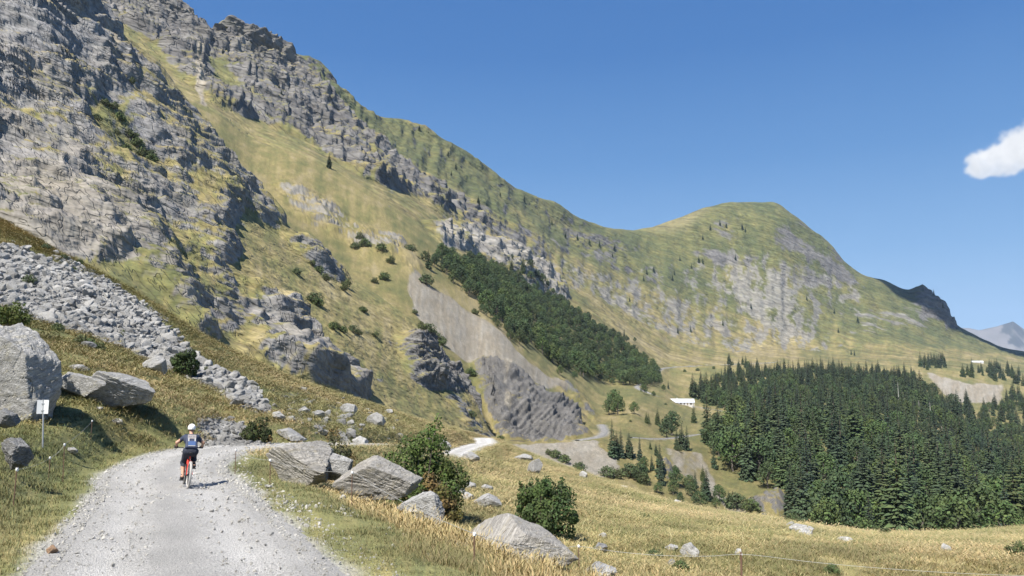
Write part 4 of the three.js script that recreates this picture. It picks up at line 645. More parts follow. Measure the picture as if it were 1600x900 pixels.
function rockGeometry(seed, size, opt = {}) {   // an angular block: a ball cut by planes, then weathered
  const { detail = 10, cuts = 12, planes = [], rough = 0.06, edge = 55, wild = 0.22 } = opt, r = rng(seed), pl = planes.map(([x, y, z, d]) => { const l = Math.hypot(x, y, z); return [x / l, y / l, z / l, d]; });
  for (let i = 0; i < cuts; i++) { const y = 1 - 2 * (i + 0.5) / cuts, q = Math.sqrt(1 - y * y), a = i * 2.39996 + r() * 1.2; const x = q * Math.cos(a), z = q * Math.sin(a); pl.push([x, y, z, 0.78 + wild * (r() * 2 - 1)]); }
  let g = new THREE.IcosahedronGeometry(1, detail); g.deleteAttribute('normal'); g.deleteAttribute('uv'); g = mergeVertices(g, 1e-4);
  const P = g.attributes.position, sx = seed * 1.37 % 50, m = Math.max(...size);
  for (let i = 0; i < P.count; i++) {
    const x = P.getX(i), y = P.getY(i), z = P.getZ(i); let s = 0; for (const p of pl) { const d = p[0] * x + p[1] * y + p[2] * z; if (d > 0.02) s += Math.exp(edge * Math.min(2, d / p[3] - 0.4)); }
    let R = 1 / (Math.log(s) / edge + 0.4); R = Math.min(R, 1.5);
    const n = fbm(x * 2.1 + sx, y * 2.1, z * 2.1 + sx, 5, 0.55), led = y * 5 + x * 1.5 + 1.2 * noise(x * 2 + sx, y * 2, z * 2), f = led - Math.floor(led);
    const cr = Math.abs(noise(x * 1.7 + sx + 9, y * 1.7, z * 1.7)), hi = detail > 8 ? 0.5 * fbm(x * 9 + sx, y * 9, z * 9, 3, 0.6) : 0;
    R *= 1 + rough * (n * 1.7 + hi + (f < 0.85 ? f / 0.85 : (1 - f) / 0.15) * 0.45 - (detail > 8 && cr < 0.035 ? 0.8 * (1 - cr / 0.035) : 0));
    P.setXYZ(i, x * R * size[0], y * R * size[1], z * R * size[2]);
  }
  g.computeVertexNormals(); const U = new Float32Array(P.count * 2);
  for (let i = 0; i < P.count; i++) { U[i * 2] = P.getX(i) + P.getZ(i) * 0.83; U[i * 2 + 1] = P.getY(i) + P.getZ(i) * 0.45 - P.getX(i) * 0.2; }
  g.setAttribute('uv', new THREE.BufferAttribute(U, 2)); return toCreasedNormals(g, detail > 8 ? 0.38 : 0.25);
}
/* boulders: [px centre, py bottom, width px, height px, depth or null, turn, tilt, material, options, label] */
function boulder(px, b, wpx, hpx, D, seed, label, mat, opt = {}) {
  const p = D ? (() => { const a = ray(px, b); return ground(a[0] * D, D); })() : spot(px, b, opt.v0 ?? 5, opt.v1 ?? 9.1), k = -p.z / FOCAL, w = wpx * k / 2, h = hpx * k / 2;
  const m = new THREE.Mesh(rockGeometry(seed, [w * 1.08, h * 1.15, w * (opt.deep ?? 0.8)], { detail: 16, ...opt }), mat);
  m.position.set(p.x, (D ? EYE + ray(px, b)[1] * -p.z : p.y) + h * (opt.up ?? 0.85), p.z - w * 0.3); m.rotation.set(opt.rx ?? 0, opt.ry ?? 0, opt.rz ?? 0); return top(m, 'boulder', label, 'boulder', opt.group);
}
boulder(-4, 694, 130, 172, 27, 101, 'giant grey boulder with dark cracks behind the sign post', MAT_STONE, { detail: 40, deep: 0.85, rough: 0.045, planes: [[1, 0.12, 0.35, 0.86], [0.25, 1, 0.1, 0.86], [0.15, -0.1, 1, 0.72], [0.9, -0.75, 0.3, 0.98], [-1, 0, 0.4, 1.0]], cuts: 7, wild: 0.1, up: 1.0 });
boulder(180, 634, 92, 46, 33, 102, 'tilted slab boulder resting on the bank below the scree', MAT_STONE, { detail: 26, rz: -0.22, ry: 0.35, up: 1.1, planes: [[0.1, 1, 0.05, 0.75], [0.2, -0.3, 1, 0.66], [1, -0.5, 0.25, 0.9], [-1, 0.2, 0.2, 0.98]], cuts: 6, wild: 0.12 });
boulder(122, 616, 58, 34, 32, 103, 'squat shaded rock beside the tilted slab boulder', MAT_STONE, { detail: 18, rz: -0.15, planes: [[0.1, 1, 0, 0.7], [0, -0.1, 1, 0.7]], cuts: 7 });
boulder(115, 585, 40, 16, 36, 104, 'flat pale rock lying behind the squat shaded rock', MAT_STONE, { detail: 14 });
boulder(22, 722, 40, 36, 18, 105, 'jagged dark rock with white face by the fence on the bank', MAT_DARK, { detail: 18, rough: 0.11, cuts: 9 });
boulder(2, 668, 34, 28, 22, 106, 'small dark rock below the giant boulder', MAT_DARK, { detail: 14, rough: 0.09 });
boulder(472, 752, 96, 50, 23.5, 107, 'leaning grey boulder beside the bend of the track', MAT_WARM, { detail: 30, rz: -0.42, ry: -0.3, up: 1.0, planes: [[0.2, 1, 0.25, 0.72], [1, -0.35, 0.2, 0.82], [0.1, -0.2, 1, 0.7], [-1, 0.3, 0.1, 1.0]], cuts: 6, wild: 0.12 });
boulder(524, 746, 44, 36, 24, 108, 'small grey block wedged between the two large boulders', MAT_STONE, { detail: 18, rz: 0.2, cuts: 8 });
boulder(590, 783, 106, 58, 22, 109, 'broad grey boulder with a dark split end', MAT_WARM, { detail: 30, rz: -0.32, ry: 0.25, up: 0.98, planes: [[0.15, 1, 0.3, 0.72], [1, -0.25, 0.3, 0.84], [0, -0.3, 1, 0.74], [-1, 0.4, 0.1, 0.95]], cuts: 6, wild: 0.12 });
boulder(664, 814, 54, 44, 20, 110, 'broken grey rock with a little bush on it', MAT_STONE, { detail: 20, rz: -0.2, rough: 0.08, planes: [[-0.6, 1, 0.2, 0.7], [0.9, 0.5, 0.2, 0.75]], cuts: 8 });
boulder(645, 806, 34, 14, 20, 111, 'flat white stone at the foot of the broken rock', MAT_WHITE, { detail: 12 });
boulder(806, 894, 150, 74, 16.5, 112, 'pale pointed boulder with a diagonal crack among tall dry grass', MAT_WARM, { detail: 32, up: 0.86, ry: 0.3, planes: [[-0.7, 1, 0.35, 0.66], [0.75, 1, 0.3, 0.66], [0.1, 0.15, 1, 0.72], [0.9, 0.55, 0.1, 0.8]], cuts: 6, wild: 0.1, rough: 0.035 });
boulder(704, 878, 74, 34, 15, 113, 'low worn stone half hidden in straw grass', MAT_WARM, { detail: 18, up: 0.7 });
boulder(940, 912, 44, 30, 17, 114, 'grey stone in the tall grass behind the fence post', MAT_STONE, { detail: 14 });
for (const [px, b, w, h, seed, label, mat, o] of [
  [820, 722, 30, 11, 120, 'flat slab of the pair of pale rocks near the meadow crest', MAT_STONE, { v0: 8 }], [834, 742, 20, 26, 121, 'leaning slab of the pair of pale rocks near the meadow crest', MAT_STONE, { v0: 8, rz: -0.5 }],
  [1078, 873, 30, 24, 122, 'pale two part rock on the golden meadow beside the wire', MAT_WHITE, { rz: -0.4 }], [1050, 861, 18, 10, 123, 'small pale stone beside the two part rock', MAT_WHITE, {}], [941, 861, 24, 14, 124, 'low dark grey rock on the meadow below the dense bush', MAT_DARK, {}], [942, 843, 14, 9, 125, 'little white stone above the low dark grey rock', MAT_WHITE, {}],
  [1155, 868, 14, 10, 126, 'tiny white stone beside the thick fence post', MAT_WHITE, {}], [1050, 884, 12, 10, 127, 'small stone downhill of the two part rock', MAT_STONE, {}],
  [1252, 832, 34, 16, 128, 'upper rock of the pale outcrop near the forest edge', MAT_WHITE, { v0: 7 }], [1262, 846, 26, 12, 129, 'lower rock of the pale outcrop near the forest edge', MAT_WHITE, { v0: 7 }], [1236, 826, 14, 9, 130, 'smallest rock of the pale outcrop near the forest edge', MAT_STONE, { v0: 7 }], [1322, 850, 22, 8, 131, 'flat pale stones in the middle of the golden meadow', MAT_WHITE, { v0: 6 }], [1480, 866, 14, 12, 132, 'lone white stone on the empty golden meadow', MAT_WHITE, {}],
  [587, 668, 28, 20, 133, 'large rounded pale rock on the grass above the bushes', MAT_STONE, {}], [542, 648, 22, 16, 134, 'pale rock with a dark side uphill of the rounded rock', MAT_STONE, {}], [497, 656, 20, 14, 135, 'angular pale rock above the grey green bush', MAT_STONE, {}], [473, 648, 18, 11, 136, 'flat oval stone near the end of the scree', MAT_STONE, {}], [433, 655, 24, 14, 137, 'long slab at the lower tip of the scree', MAT_STONE, { rz: -0.4 }], [548, 667, 13, 9, 138, 'small stone beside the large rounded pale rock', MAT_STONE, {}],
  [607, 648, 17, 9, 139, 'flat stone near the crest of the grass slope', MAT_STONE, {}], [455, 676, 40, 15, 140, 'long broken slab above the cut bank', MAT_STONE, { rz: -0.35 }], [564, 692, 26, 14, 141, 'triangular pale stone between the bushes', MAT_WHITE, {}], [694, 692, 22, 14, 142, 'pale rock beside the big rounded bush', MAT_STONE, {}], [735, 733, 24, 14, 143, 'smooth pale rock below the far bend of the track', MAT_STONE, { rz: -0.3 }],
  [716, 771, 22, 14, 144, 'stone with pale top beside the yellowing bush', MAT_STONE, { v0: 5 }], [733, 765, 18, 12, 145, 'upper of two stones beside the yellowing bush', MAT_STONE, {}], [763, 767, 16, 10, 146, 'isolated small stone on the meadow beside the bushes', MAT_STONE, {}], [731, 784, 20, 14, 147, 'round white stone in front of the pointed slab', MAT_WHITE, {}], [760, 796, 42, 24, 148, 'pointed grey slab sticking out of the meadow', MAT_STONE, { planes: [[-0.5, 1, 0.3, 0.55], [0.9, 0.9, 0.2, 0.6]] }],
  [912, 748, 14, 12, 149, 'white stone on the crest of the golden meadow', MAT_WHITE, { v0: 7 }], [975, 762, 18, 6, 150, 'flat white stone by the embankment foot', MAT_WHITE, { v0: 8 }], [1060, 788, 12, 6, 151, 'small pale stone on the meadow crest above the ravine', MAT_WHITE, { v0: 8 }], [830, 754, 8, 6, 152, 'tiny round stone below the pair of pale rocks', MAT_STONE, { v0: 7 }],
  [533, 832, 12, 12, 153, 'white stone in the green verge beside the track', MAT_WHITE, {}], [607, 843, 11, 7, 154, 'white stone at the edge of the gravel verge', MAT_WHITE, {}], [418, 782, 10, 6, 155, 'small white stone in the short grass inside the bend', MAT_WHITE, {}], [155, 642, 12, 6, 156, 'white stone in the grass below the squat rock', MAT_WHITE, { v0: 5, v1: 8 }], [182, 662, 18, 9, 157, 'pale stones in the grass below the tilted slab', MAT_WHITE, { v0: 5, v1: 8 }], [112, 692, 18, 10, 158, 'white stone beside the thin fence rod on the bank', MAT_WHITE, { v0: 4, v1: 8 }],
  [80, 864, 16, 12, 159, 'brown clod at the left edge of the track', new THREE.MeshStandardMaterial({ color: new THREE.Color().setRGB(0.2, 0.13, 0.08), roughness: 1 }), { v0: 2, v1: 5, rough: 0.2 }],
  [135, 545, 22, 14, 161, 'dark topped rock at the lower edge of the scree', MAT_DARK, { v0: 6, v1: 8.6 }], [240, 582, 40, 26, 162, 'wide light slab at the foot of the scree', MAT_STONE, { v0: 6, v1: 8.6, rz: -0.25 }],
]) boulder(px, b, w, h, null, seed, label, mat, { detail: 9, ...o });
/* scree: the largest stones one by one, the rest as a mass */
const STONES = [...Array(10)].map((_, i) => rockGeometry(300 + i * 7, [1, 0.5 + 0.45 * ((i * 37) % 10) / 10, 0.8], { detail: 3, cuts: 7, wild: 0.4, rough: 0.04, edge: 120 }));
{
  const r = rng(888), list = [], scr = REGIONS.filter(g => g.type === 'scree' && !g.smooth);
  const dens = [24000, 900, 700, 260];
  scr.forEach((g, gi) => { const R = { ...g, pts: g.pts }; let n = 0, t = 0; while (n < dens[gi] && t++ < 90000) { const s = lerp(g.x0, g.x1, r()), v = lerp(g.y0, g.y1, r()); if (!inside(R, s + 0.006 * (r() - 0.5), v + 0.1 * (r() - 0.5))) continue; const p = surface(s, v); if (p.x / -p.z < -0.98 || (gi === 0 && rockAt(s, v) < 0.45 && r() < 0.9)) continue; const q = r(), size = (gi === 1 || gi === 2 ? 0.07 : gi === 3 ? 0.1 : 0.05 + 0.05 * r()) + (gi === 3 ? 0.36 : gi === 0 ? 0.42 : gi === 2 ? 0.14 : 0.3) * Math.pow(q, gi === 0 ? 11 : 5); list.push({ p, size, gi }); n++; } });
  list.sort((a, b) => b.size / -b.p.z - a.size / -a.p.z);
  const mats = [stoneMat([0.48, 0.475, 0.465], 1.3), stoneMat([0.41, 0.405, 0.398], 1.1), stoneMat([0.55, 0.54, 0.525], 1.2)], names = ['grey stone lying in the scree slope above the track', '', 'grey stone in the gravelly cut bank above the bend', 'pale stone scattered on the grass slope below the scree'], grps = ['stones of the scree slope', '', 'stones of the cut bank', 'stones on the grass slope'];
  names[1] = 'grey stone in the thin strip of fine scree under the ochre patch'; grps[1] = 'stones of the fine scree strip';
  const rest = STONES.map(() => []);
  list.forEach((e, i) => {
    const k = Math.floor(r() * STONES.length), o = new THREE.Object3D(); o.position.copy(e.p); o.position.y += e.size * 0.12; o.rotation.set((r() - 0.5) * 1.5, r() * 6.28, (r() - 0.5) * 1.5); o.scale.set(e.size * (0.8 + 0.5 * r()), e.size * (0.7 + 0.5 * r()), e.size * (0.8 + 0.4 * r()));
    if (i < 300) { const mi = Math.floor(r() * 3), m = new THREE.Mesh(STONES[k], mats[mi]); m.position.copy(o.position); m.rotation.copy(o.rotation); m.scale.copy(o.scale); const look = `${['mid grey', 'darker grey', 'whitish'][mi]} ${e.size > 0.42 ? 'large' : e.size > 0.33 ? 'medium' : 'small'}`; top(m, 'scree_stone', names[e.gi].replace(/^(grey|pale)/, look), 'stone', grps[e.gi]); }
    else { o.updateMatrix(); rest[k].push(o.matrix.clone()); }
  });
  rest.forEach((ms, k) => { if (!ms.length) return; const im = new THREE.InstancedMesh(STONES[k], mats[k % 3], ms.length), c = new THREE.Color(); ms.forEach((m, i) => { im.setMatrixAt(i, m); const q = 0.72 + 0.5 * r(); im.setColorAt(i, c.setRGB(q, q, q)); }); top(im, 'scree_rubble', 'mass of small grey rubble filling the scree slope', 'rubble', undefined, 'stuff'); });
}

/* ---------- cyclist and bicycle ---------- */
const plain = (c, rough = 0.7, metal = 0, extra = {}) => new THREE.MeshStandardMaterial({ color: new THREE.Color().setRGB(...c), roughness: rough, metalness: metal, ...extra });
const V3 = (x, y, z) => new THREE.Vector3(x, y, z);
function tubeThrough(pts, radius, seg = 20, sides = 8, closed = false) { return new THREE.TubeGeometry(new THREE.CatmullRomCurve3(pts.map(p => V3(...p)), closed, 'catmullrom', 0.3), seg, radius, sides, closed); }
function bar(a, b, r0, r1 = r0, sides = 10) { const A = V3(...a), B = V3(...b), g = new THREE.CylinderGeometry(r1, r0, A.distanceTo(B), sides, 1); g.applyQuaternion(new THREE.Quaternion().setFromUnitVectors(V3(0, 1, 0), B.clone().sub(A).normalize())); const m = A.add(B).multiplyScalar(0.5); return g.translate(m.x, m.y, m.z); }
const bits = (...g) => mergeGeometries(g.map(q => { q = q.index ? q.toNonIndexed() : q; for (const k of Object.keys(q.attributes)) if (!['position', 'normal', 'uv'].includes(k)) q.deleteAttribute(k); return q; }));
const loft = (pts, r, sides = 10) => { const f = new Faces(); f.tube(pts, r, sides, [1, 1, 1]); const g = f.geometry(); g.deleteAttribute('color'); return g; };
function march(sdf, lo, hi, res, limit = 120000) {
  const mc = new MarchingCubes(res, new THREE.MeshBasicMaterial(), false, false, limit); mc.isolation = 0; const h = res / 2, size = [0, 1, 2].map(k => (hi[k] - lo[k]) / 2), mid = [0, 1, 2].map(k => (hi[k] + lo[k]) / 2);
  for (let z = 0; z < res; z++) for (let y = 0; y < res; y++) for (let x = 0; x < res; x++) mc.field[x + y * res + z * res * res] = -sdf(mid[0] + (x - h) / h * size[0], mid[1] + (y - h) / h * size[1], mid[2] + (z - h) / h * size[2]);
  mc.update(); const n = mc.count, p = new Float32Array(n * 3);
  for (let i = 0; i < n; i++) for (let k = 0; k < 3; k++) p[i * 3 + k] = mid[k] + mc.positionArray[i * 3 + k] * size[k];
  let g = new THREE.BufferGeometry(); g.setAttribute('position', new THREE.BufferAttribute(p, 3)); g = mergeVertices(g, 1e-5); g.computeVertexNormals(); return g;
}
const capsule = (x, y, z, a, b, ra, rb) => { const dx = b[0] - a[0], dy = b[1] - a[1], dz = b[2] - a[2], t = clamp(((x - a[0]) * dx + (y - a[1]) * dy + (z - a[2]) * dz) / (dx * dx + dy * dy + dz * dz || 1e-9)); return Math.hypot(x - a[0] - dx * t, y - a[1] - dy * t, z - a[2] - dz * t) - lerp(ra, rb, t); };
const smin = (a, b, k) => { const h = Math.max(k - Math.abs(a - b), 0) / k; return Math.min(a, b) - h * h * k * 0.25; };
const ellip = (x, y, z, c, r) => { const k = Math.hypot((x - c[0]) / r[0], (y - c[1]) / r[1], (z - c[2]) / r[2]); return (k - 1) * Math.min(...r); };
const bones = [];
{
  const B = (a, b, ra, rb) => bones.push([a, b, ra, rb]);
  B([0, 1.0, 0.25], [0, 1.14, 0.17], 0.135, 0.125); B([0, 1.14, 0.17], [0, 1.32, 0.05], 0.125, 0.145); B([-0.13, 1.37, 0.0], [0.13, 1.37, 0.0], 0.088, 0.088); B([-0.07, 1.3, 0.05], [0.07, 1.3, 0.05], 0.11, 0.11); B([-0.08, 1.0, 0.27], [0.08, 1.0, 0.27], 0.115, 0.115);
  B([0, 1.42, -0.03], [0, 1.53, -0.085], 0.056, 0.052);
  const leg = (s, hip, knee, ank, toe) => { B(hip, knee, 0.092, 0.060); B(knee, [lerp(knee[0], ank[0], 0.35), lerp(knee[1], ank[1], 0.35), lerp(knee[2], ank[2], 0.35) + 0.015], 0.056, 0.054); B([lerp(knee[0], ank[0], 0.35), lerp(knee[1], ank[1], 0.35), lerp(knee[2], ank[2], 0.35) + 0.015], ank, 0.054, 0.036); B(ank, toe, 0.038, 0.03); };
  leg(-1, [-0.095, 0.98, 0.26], [-0.135, 0.66, 0.0], [-0.145, 0.29, 0.23], [-0.15, 0.225, 0.05]);
  leg(1, [0.095, 0.98, 0.26], [0.135, 0.84, -0.13], [0.14, 0.60, 0.22], [0.14, 0.55, 0.05]);
  for (const s of [-1, 1]) { B([s * 0.185, 1.375, -0.01], [s * 0.355, 1.225, -0.06], 0.054, 0.041); B([s * 0.355, 1.225, -0.06], [s * 0.352, 1.12, -0.26], 0.041, 0.028); }
}
const bodySDF = (x, y, z) => { let d = 9; for (const b of bones) { if (y > Math.max(b[0][1], b[1][1]) + 0.22 || y < Math.min(b[0][1], b[1][1]) - 0.22) continue; d = smin(d, capsule(x, y, z, b[0], b[1], b[2], b[3]), 0.045); } d = smin(d, ellip(x, y, z, [0, 1.63, -0.125], [0.078, 0.115, 0.098]), 0.03); return d; };
const headSDF = (x, y, z) => { const ax = Math.abs(x); let d = ellip(x, y, z, [0, 1.64, -0.12], [0.077, 0.098, 0.097]); d = smin(d, ellip(x, y, z, [0, 1.575, -0.165], [0.055, 0.06, 0.06]), 0.05); d = smin(d, capsule(x, y, z, [0, 1.63, -0.218], [0, 1.597, -0.238], 0.010, 0.015), 0.015); d = smin(d, capsule(x, y, z, [-0.022, 1.566, -0.213], [0.022, 1.566, -0.213], 0.008, 0.008), 0.01); d = smin(d, capsule(ax, y, z, [0.078, 1.635, -0.115], [0.084, 1.60, -0.12], 0.017, 0.012), 0.012); d = Math.max(d, -ellip(ax, y, z, [0.032, 1.638, -0.222], [0.016, 0.010, 0.014])); return smin(d, ellip(ax, y, z, [0.032, 1.638, -0.205], [0.012, 0.012, 0.012]), 0.004); };
const handBits = s => { const c = [s * 0.355, 1.085, -0.315], out = []; out.push([[c[0] - 0.03, c[1] + 0.035, c[2] + 0.03], [c[0] + 0.03, c[1] + 0.035, c[2] + 0.03], 0.017, 0.017], [[c[0] - 0.028, c[1] + 0.028, c[2] + 0.008], [c[0] + 0.03, c[1] + 0.028, c[2] + 0.008], 0.016, 0.016], [[s * 0.352, 1.12, -0.26], [c[0], c[1] + 0.035, c[2] + 0.025], 0.026, 0.022]);
  [0.031, 0.011, -0.010, -0.030].forEach((o, i) => { const L = [0.9, 1.05, 1, 0.82][i], x = c[0] + s * o, q = [[x, c[1] + 0.03, c[2] - 0.002], [x, c[1] + 0.022, c[2] - 0.028 * L], [x, c[1] - 0.006, c[2] - 0.034 * L], [x, c[1] - 0.026 * L, c[2] - 0.014]]; for (let k = 0; k < 3; k++) out.push([q[k], q[k + 1], 0.0095 - k * 0.0007, 0.009 - k * 0.0007]); });
  const t = [[c[0] - s * 0.028, c[1] + 0.025, c[2] + 0.022], [c[0] - s * 0.046, c[1] + 0.002, c[2] + 0.022], [c[0] - s * 0.044, c[1] - 0.022, c[2] + 0.004]]; out.push([t[0], t[1], 0.012, 0.011], [t[1], t[2], 0.011, 0.009]); return out; };
const handMemo = {}, headGeo = march(headSDF, [-0.13, 1.48, -0.27], [0.13, 1.77, 0.01], 72, 60000);
const handGeo = s => handMemo[s] ??= makeHand(s);
const makeHand = s => { const hb = handBits(s); return march((x, y, z) => { let d = 9; hb.forEach((b, i) => { d = smin(d, capsule(x, y, z, ...b), i < 3 ? 0.02 : 0.005); }); return d; }, [s * 0.355 - 0.085, 1.01, -0.395], [s * 0.355 + 0.085, 1.18, -0.225], 56, 40000); };
const bodyGeo = march(bodySDF, [-0.5, 0.14, -0.42], [0.5, 1.8, 0.46], 100);
function shell(geo, test, off) {                // a garment: the part of the body inside the test, moved outwards
  const P = geo.attributes.position, N = geo.attributes.normal, I = geo.index.array, p = [], n = [];
  for (let t = 0; t < I.length; t += 3) { let ok = true; for (let k = 0; k < 3; k++) if (!test(P.getX(I[t + k]), P.getY(I[t + k]), P.getZ(I[t + k]))) ok = false; if (ok) for (let k = 0; k < 3; k++) { const i = I[t + k], w = off * (1 + 0.5 * noise(P.getX(i) * 22, P.getY(i) * 14, P.getZ(i) * 22)); p.push(P.getX(i) + N.getX(i) * w, P.getY(i) + N.getY(i) * w, P.getZ(i) + N.getZ(i) * w); n.push(N.getX(i), N.getY(i), N.getZ(i)); } }
  let g = new THREE.BufferGeometry(); g.setAttribute('position', new THREE.Float32BufferAttribute(p, 3)); g = mergeVertices(g, 1e-5); g.computeVertexNormals(); return g;
}
const riderAt = (() => { const a = ray(290, 764), D = 20.6, X = a[0] * D; return V3(X, groundY(X, D), -D); })();
const tp = nearTrack(riderAt.x, riderAt.z); riderAt.y = tp[2] + 0.02;
const HEAD = 0.50;                              // heading: along the track, slightly left of the line of sight
{
  const rider = new THREE.Group(), skin = plain([0.42, 0.235, 0.155], 0.55), navy = plain([0.022, 0.032, 0.062], 0.8), black = plain([0.012, 0.013, 0.016], 0.75), white = plain([0.72, 0.72, 0.70], 0.35), grey = plain([0.42, 0.42, 0.42], 0.6), blue = plain([0.04, 0.085, 0.21], 0.6);
  const body = part(rider, 'body', bits(bodyGeo, headGeo, handGeo(-1), handGeo(1)), skin);
  const limb = (x, y, z) => Math.abs(x) > 0.15 && z < -0.045;
  const onLeg = (x, y, z) => y < 1.02 && !(Math.abs(x) > 0.22);
  const jersey = part(rider, 'jersey', shell(bodyGeo, (x, y, z) => y > 0.99 && y < 1.47 && z > -0.16 && Math.abs(x) < 0.30 && !(y < 1.1 && Math.abs(x) > 0.22), 0.012), navy);
  part(rider, 'shorts', shell(bodyGeo, (x, y, z) => y < 1.06 && Math.abs(x) < 0.26 && (x < 0 ? y > 0.56 : (y > 0.70)), 0.016), plain([0.018, 0.022, 0.036], 0.85));
  for (const s of [-1, 1]) {
    part(rider, 'glove', shell(handGeo(s), () => true, 0.003), black);
    const a = s < 0 ? [-0.15, 0.235, 0.13] : [0.14, 0.555, 0.13], sh = march((x, y, z) => { let d = capsule(x, y, z, [a[0], a[1] + 0.02, a[2] + 0.09], [a[0], a[1] - 0.005, a[2] - 0.11], 0.047, 0.037); d = smin(d, capsule(x, y, z, [a[0], a[1] + 0.02, a[2] + 0.09], [a[0], a[1] + 0.085, a[2] + 0.085], 0.045, 0.042), 0.03); return Math.max(d, a[1] - 0.03 - y); }, [a[0] - 0.08, a[1] - 0.06, a[2] - 0.19], [a[0] + 0.08, a[1] + 0.15, a[2] + 0.17], 44, 20000);
    const shoe = part(rider, 'shoe', sh, black); part(shoe, 'sole', new THREE.BoxGeometry(0.075, 0.016, 0.27).translate(a[0], a[1] - 0.036, a[2] - 0.005), plain([0.05, 0.05, 0.05], 0.9));
  }
  part(rider, 'hair', shell(headGeo, (x, y, z) => y > 1.585 && z > -0.14 && !(Math.abs(x) > 0.07 && z < -0.1 && y < 1.65), 0.004), plain([0.03, 0.022, 0.016], 0.8));
  // helmet: shell with dark vents, visor and rear cradle
  const hs = (x, y, z) => { let d = ellip(x, y, z, [0, 1.655, -0.115], [0.108, 0.118, 0.138]); d = Math.max(d, -ellip(x, y, z, [0, 1.645, -0.115], [0.088, 0.098, 0.112])); d = Math.max(d, 1.605 + (z < -0.1 ? (-0.1 - z) * 0.45 : 0) - y); for (const vx of [-0.062, -0.022, 0.022, 0.062]) { d = Math.max(d, -capsule(x, y, z, [vx, 1.70, 0.03], [vx * 0.8, 1.80, -0.13], 0.014, 0.014)); d = Math.max(d, -capsule(x, y, z, [vx, 1.655, 0.04], [vx, 1.668, 0.02], 0.015, 0.014)); } return d; };
  const helmet = part(rider, 'helmet', march(hs, [-0.13, 1.57, -0.29], [0.13, 1.80, 0.05], 64, 60000), white);
  part(helmet, 'vent', shell(march((x, y, z) => ellip(x, y, z, [0, 1.65, -0.115], [0.097, 0.108, 0.125]), [-0.12, 1.5, -0.26], [0.12, 1.8, 0.04], 40, 20000), (x, y) => y > 1.625, 0.0), black);
  const vis = new THREE.CylinderGeometry(0.115, 0.125, 0.012, 24, 1, false, Math.PI * 0.72, Math.PI * 0.56); part(helmet, 'visor', vis.scale(0.9, 1, 1).translate(0, 1.685, -0.155), white);
  part(helmet, 'strap', bits(tubeThrough([[-0.085, 1.63, -0.10], [-0.07, 1.56, -0.13], [0, 1.525, -0.16], [0.07, 1.56, -0.13], [0.085, 1.63, -0.10]], 0.006, 16, 5), tubeThrough([[-0.07, 1.615, -0.04], [0, 1.598, -0.015], [0.07, 1.615, -0.04]], 0.012, 12, 6)), black);
  // backpack
  const back = (x, y, z) => { const c = [0, 1.25, 0.235], t = 0.55, yy = (y - c[1]) * Math.cos(t) - (z - c[2]) * Math.sin(t), zz = (y - c[1]) * Math.sin(t) + (z - c[2]) * Math.cos(t), q = [Math.abs(x) - (0.115 - 0.02 * (yy / 0.2)), Math.abs(yy) - 0.185, Math.abs(zz) - 0.045 - 0.02 * (yy < 0 ? 1 : 0)]; return Math.hypot(Math.max(q[0], 0), Math.max(q[1], 0), Math.max(q[2], 0)) + Math.min(0, Math.max(...q)) - 0.035; };
  const pack = part(rider, 'backpack', march(back, [-0.2, 0.98, 0.02], [0.2, 1.52, 0.46], 64, 40000), plain([0.03, 0.04, 0.08], 0.75));
  const onPack = (x, y, h, w, d) => { const t = 0.55, g = new THREE.BoxGeometry(w, h, d, 4, 4, 1); g.rotateX(-t); const yy = y, zz = 0.088; return g.translate(x, 1.25 + yy * Math.cos(t) + zz * Math.sin(t), 0.235 - yy * Math.sin(t) + zz * Math.cos(t)); };
  const cnv = document.createElement('canvas'); cnv.width = 256; cnv.height = 128; const cx = cnv.getContext('2d'); cx.fillStyle = '#8d8785'; cx.fillRect(0, 0, 256, 128); cx.fillStyle = '#4a4a58'; for (const [x, y, w, h] of [[34, 40, 16, 50], [60, 66, 30, 22], [104, 38, 16, 30], [108, 74, 26, 16], [150, 40, 34, 14], [156, 68, 30, 20], [200, 44, 18, 44]]) { cx.beginPath(); cx.ellipse(x + w / 2, y + h / 2, w / 2, h / 2, 0.3, 0, 6.3); cx.fill(); }
  const tex = new THREE.CanvasTexture(cnv); tex.colorSpace = THREE.SRGBColorSPace ?? THREE.SRGBColorSpace;
  part(pack, 'printed_panel', onPack(0, 0.135, 0.13, 0.225, 0.012), new THREE.MeshStandardMaterial({ map: tex, roughness: 0.8 }));
  part(pack, 'pocket', bits(onPack(0, -0.10, 0.12, 0.20, 0.06), onPack(0, -0.03, 0.02, 0.16, 0.03)), blue); part(pack, 'trim', bits(onPack(-0.085, 0.03, 0.10, 0.03, 0.03), onPack(0.085, 0.03, 0.10, 0.03, 0.03), onPack(0, -0.17, 0.018, 0.19, 0.05)), grey);
  for (const s of [-1, 1]) part(pack, 'shoulder_strap', tubeThrough([[s * 0.08, 1.40, 0.14], [s * 0.12, 1.475, 0.0], [s * 0.12, 1.38, -0.10], [s * 0.13, 1.22, -0.02], [s * 0.12, 1.12, 0.14]], 0.016, 24, 6), black);
  rider.position.copy(riderAt); rider.scale.setScalar(0.93); rider.rotation.y = HEAD; rider.rotation.order = 'YXZ'; rider.rotation.z = -0.06; rider.rotation.x = -0.03;
  top(rider, 'person', 'cyclist in navy jersey and white helmet with blue backpack riding away', 'person');

  const bike = new THREE.Group(), red = plain([0.55, 0.035, 0.02], 0.35), metal = plain([0.35, 0.35, 0.36], 0.35, 0.9), rubber = plain([0.16, 0.155, 0.15], 0.95), dust = plain([0.40, 0.385, 0.36], 0.95);
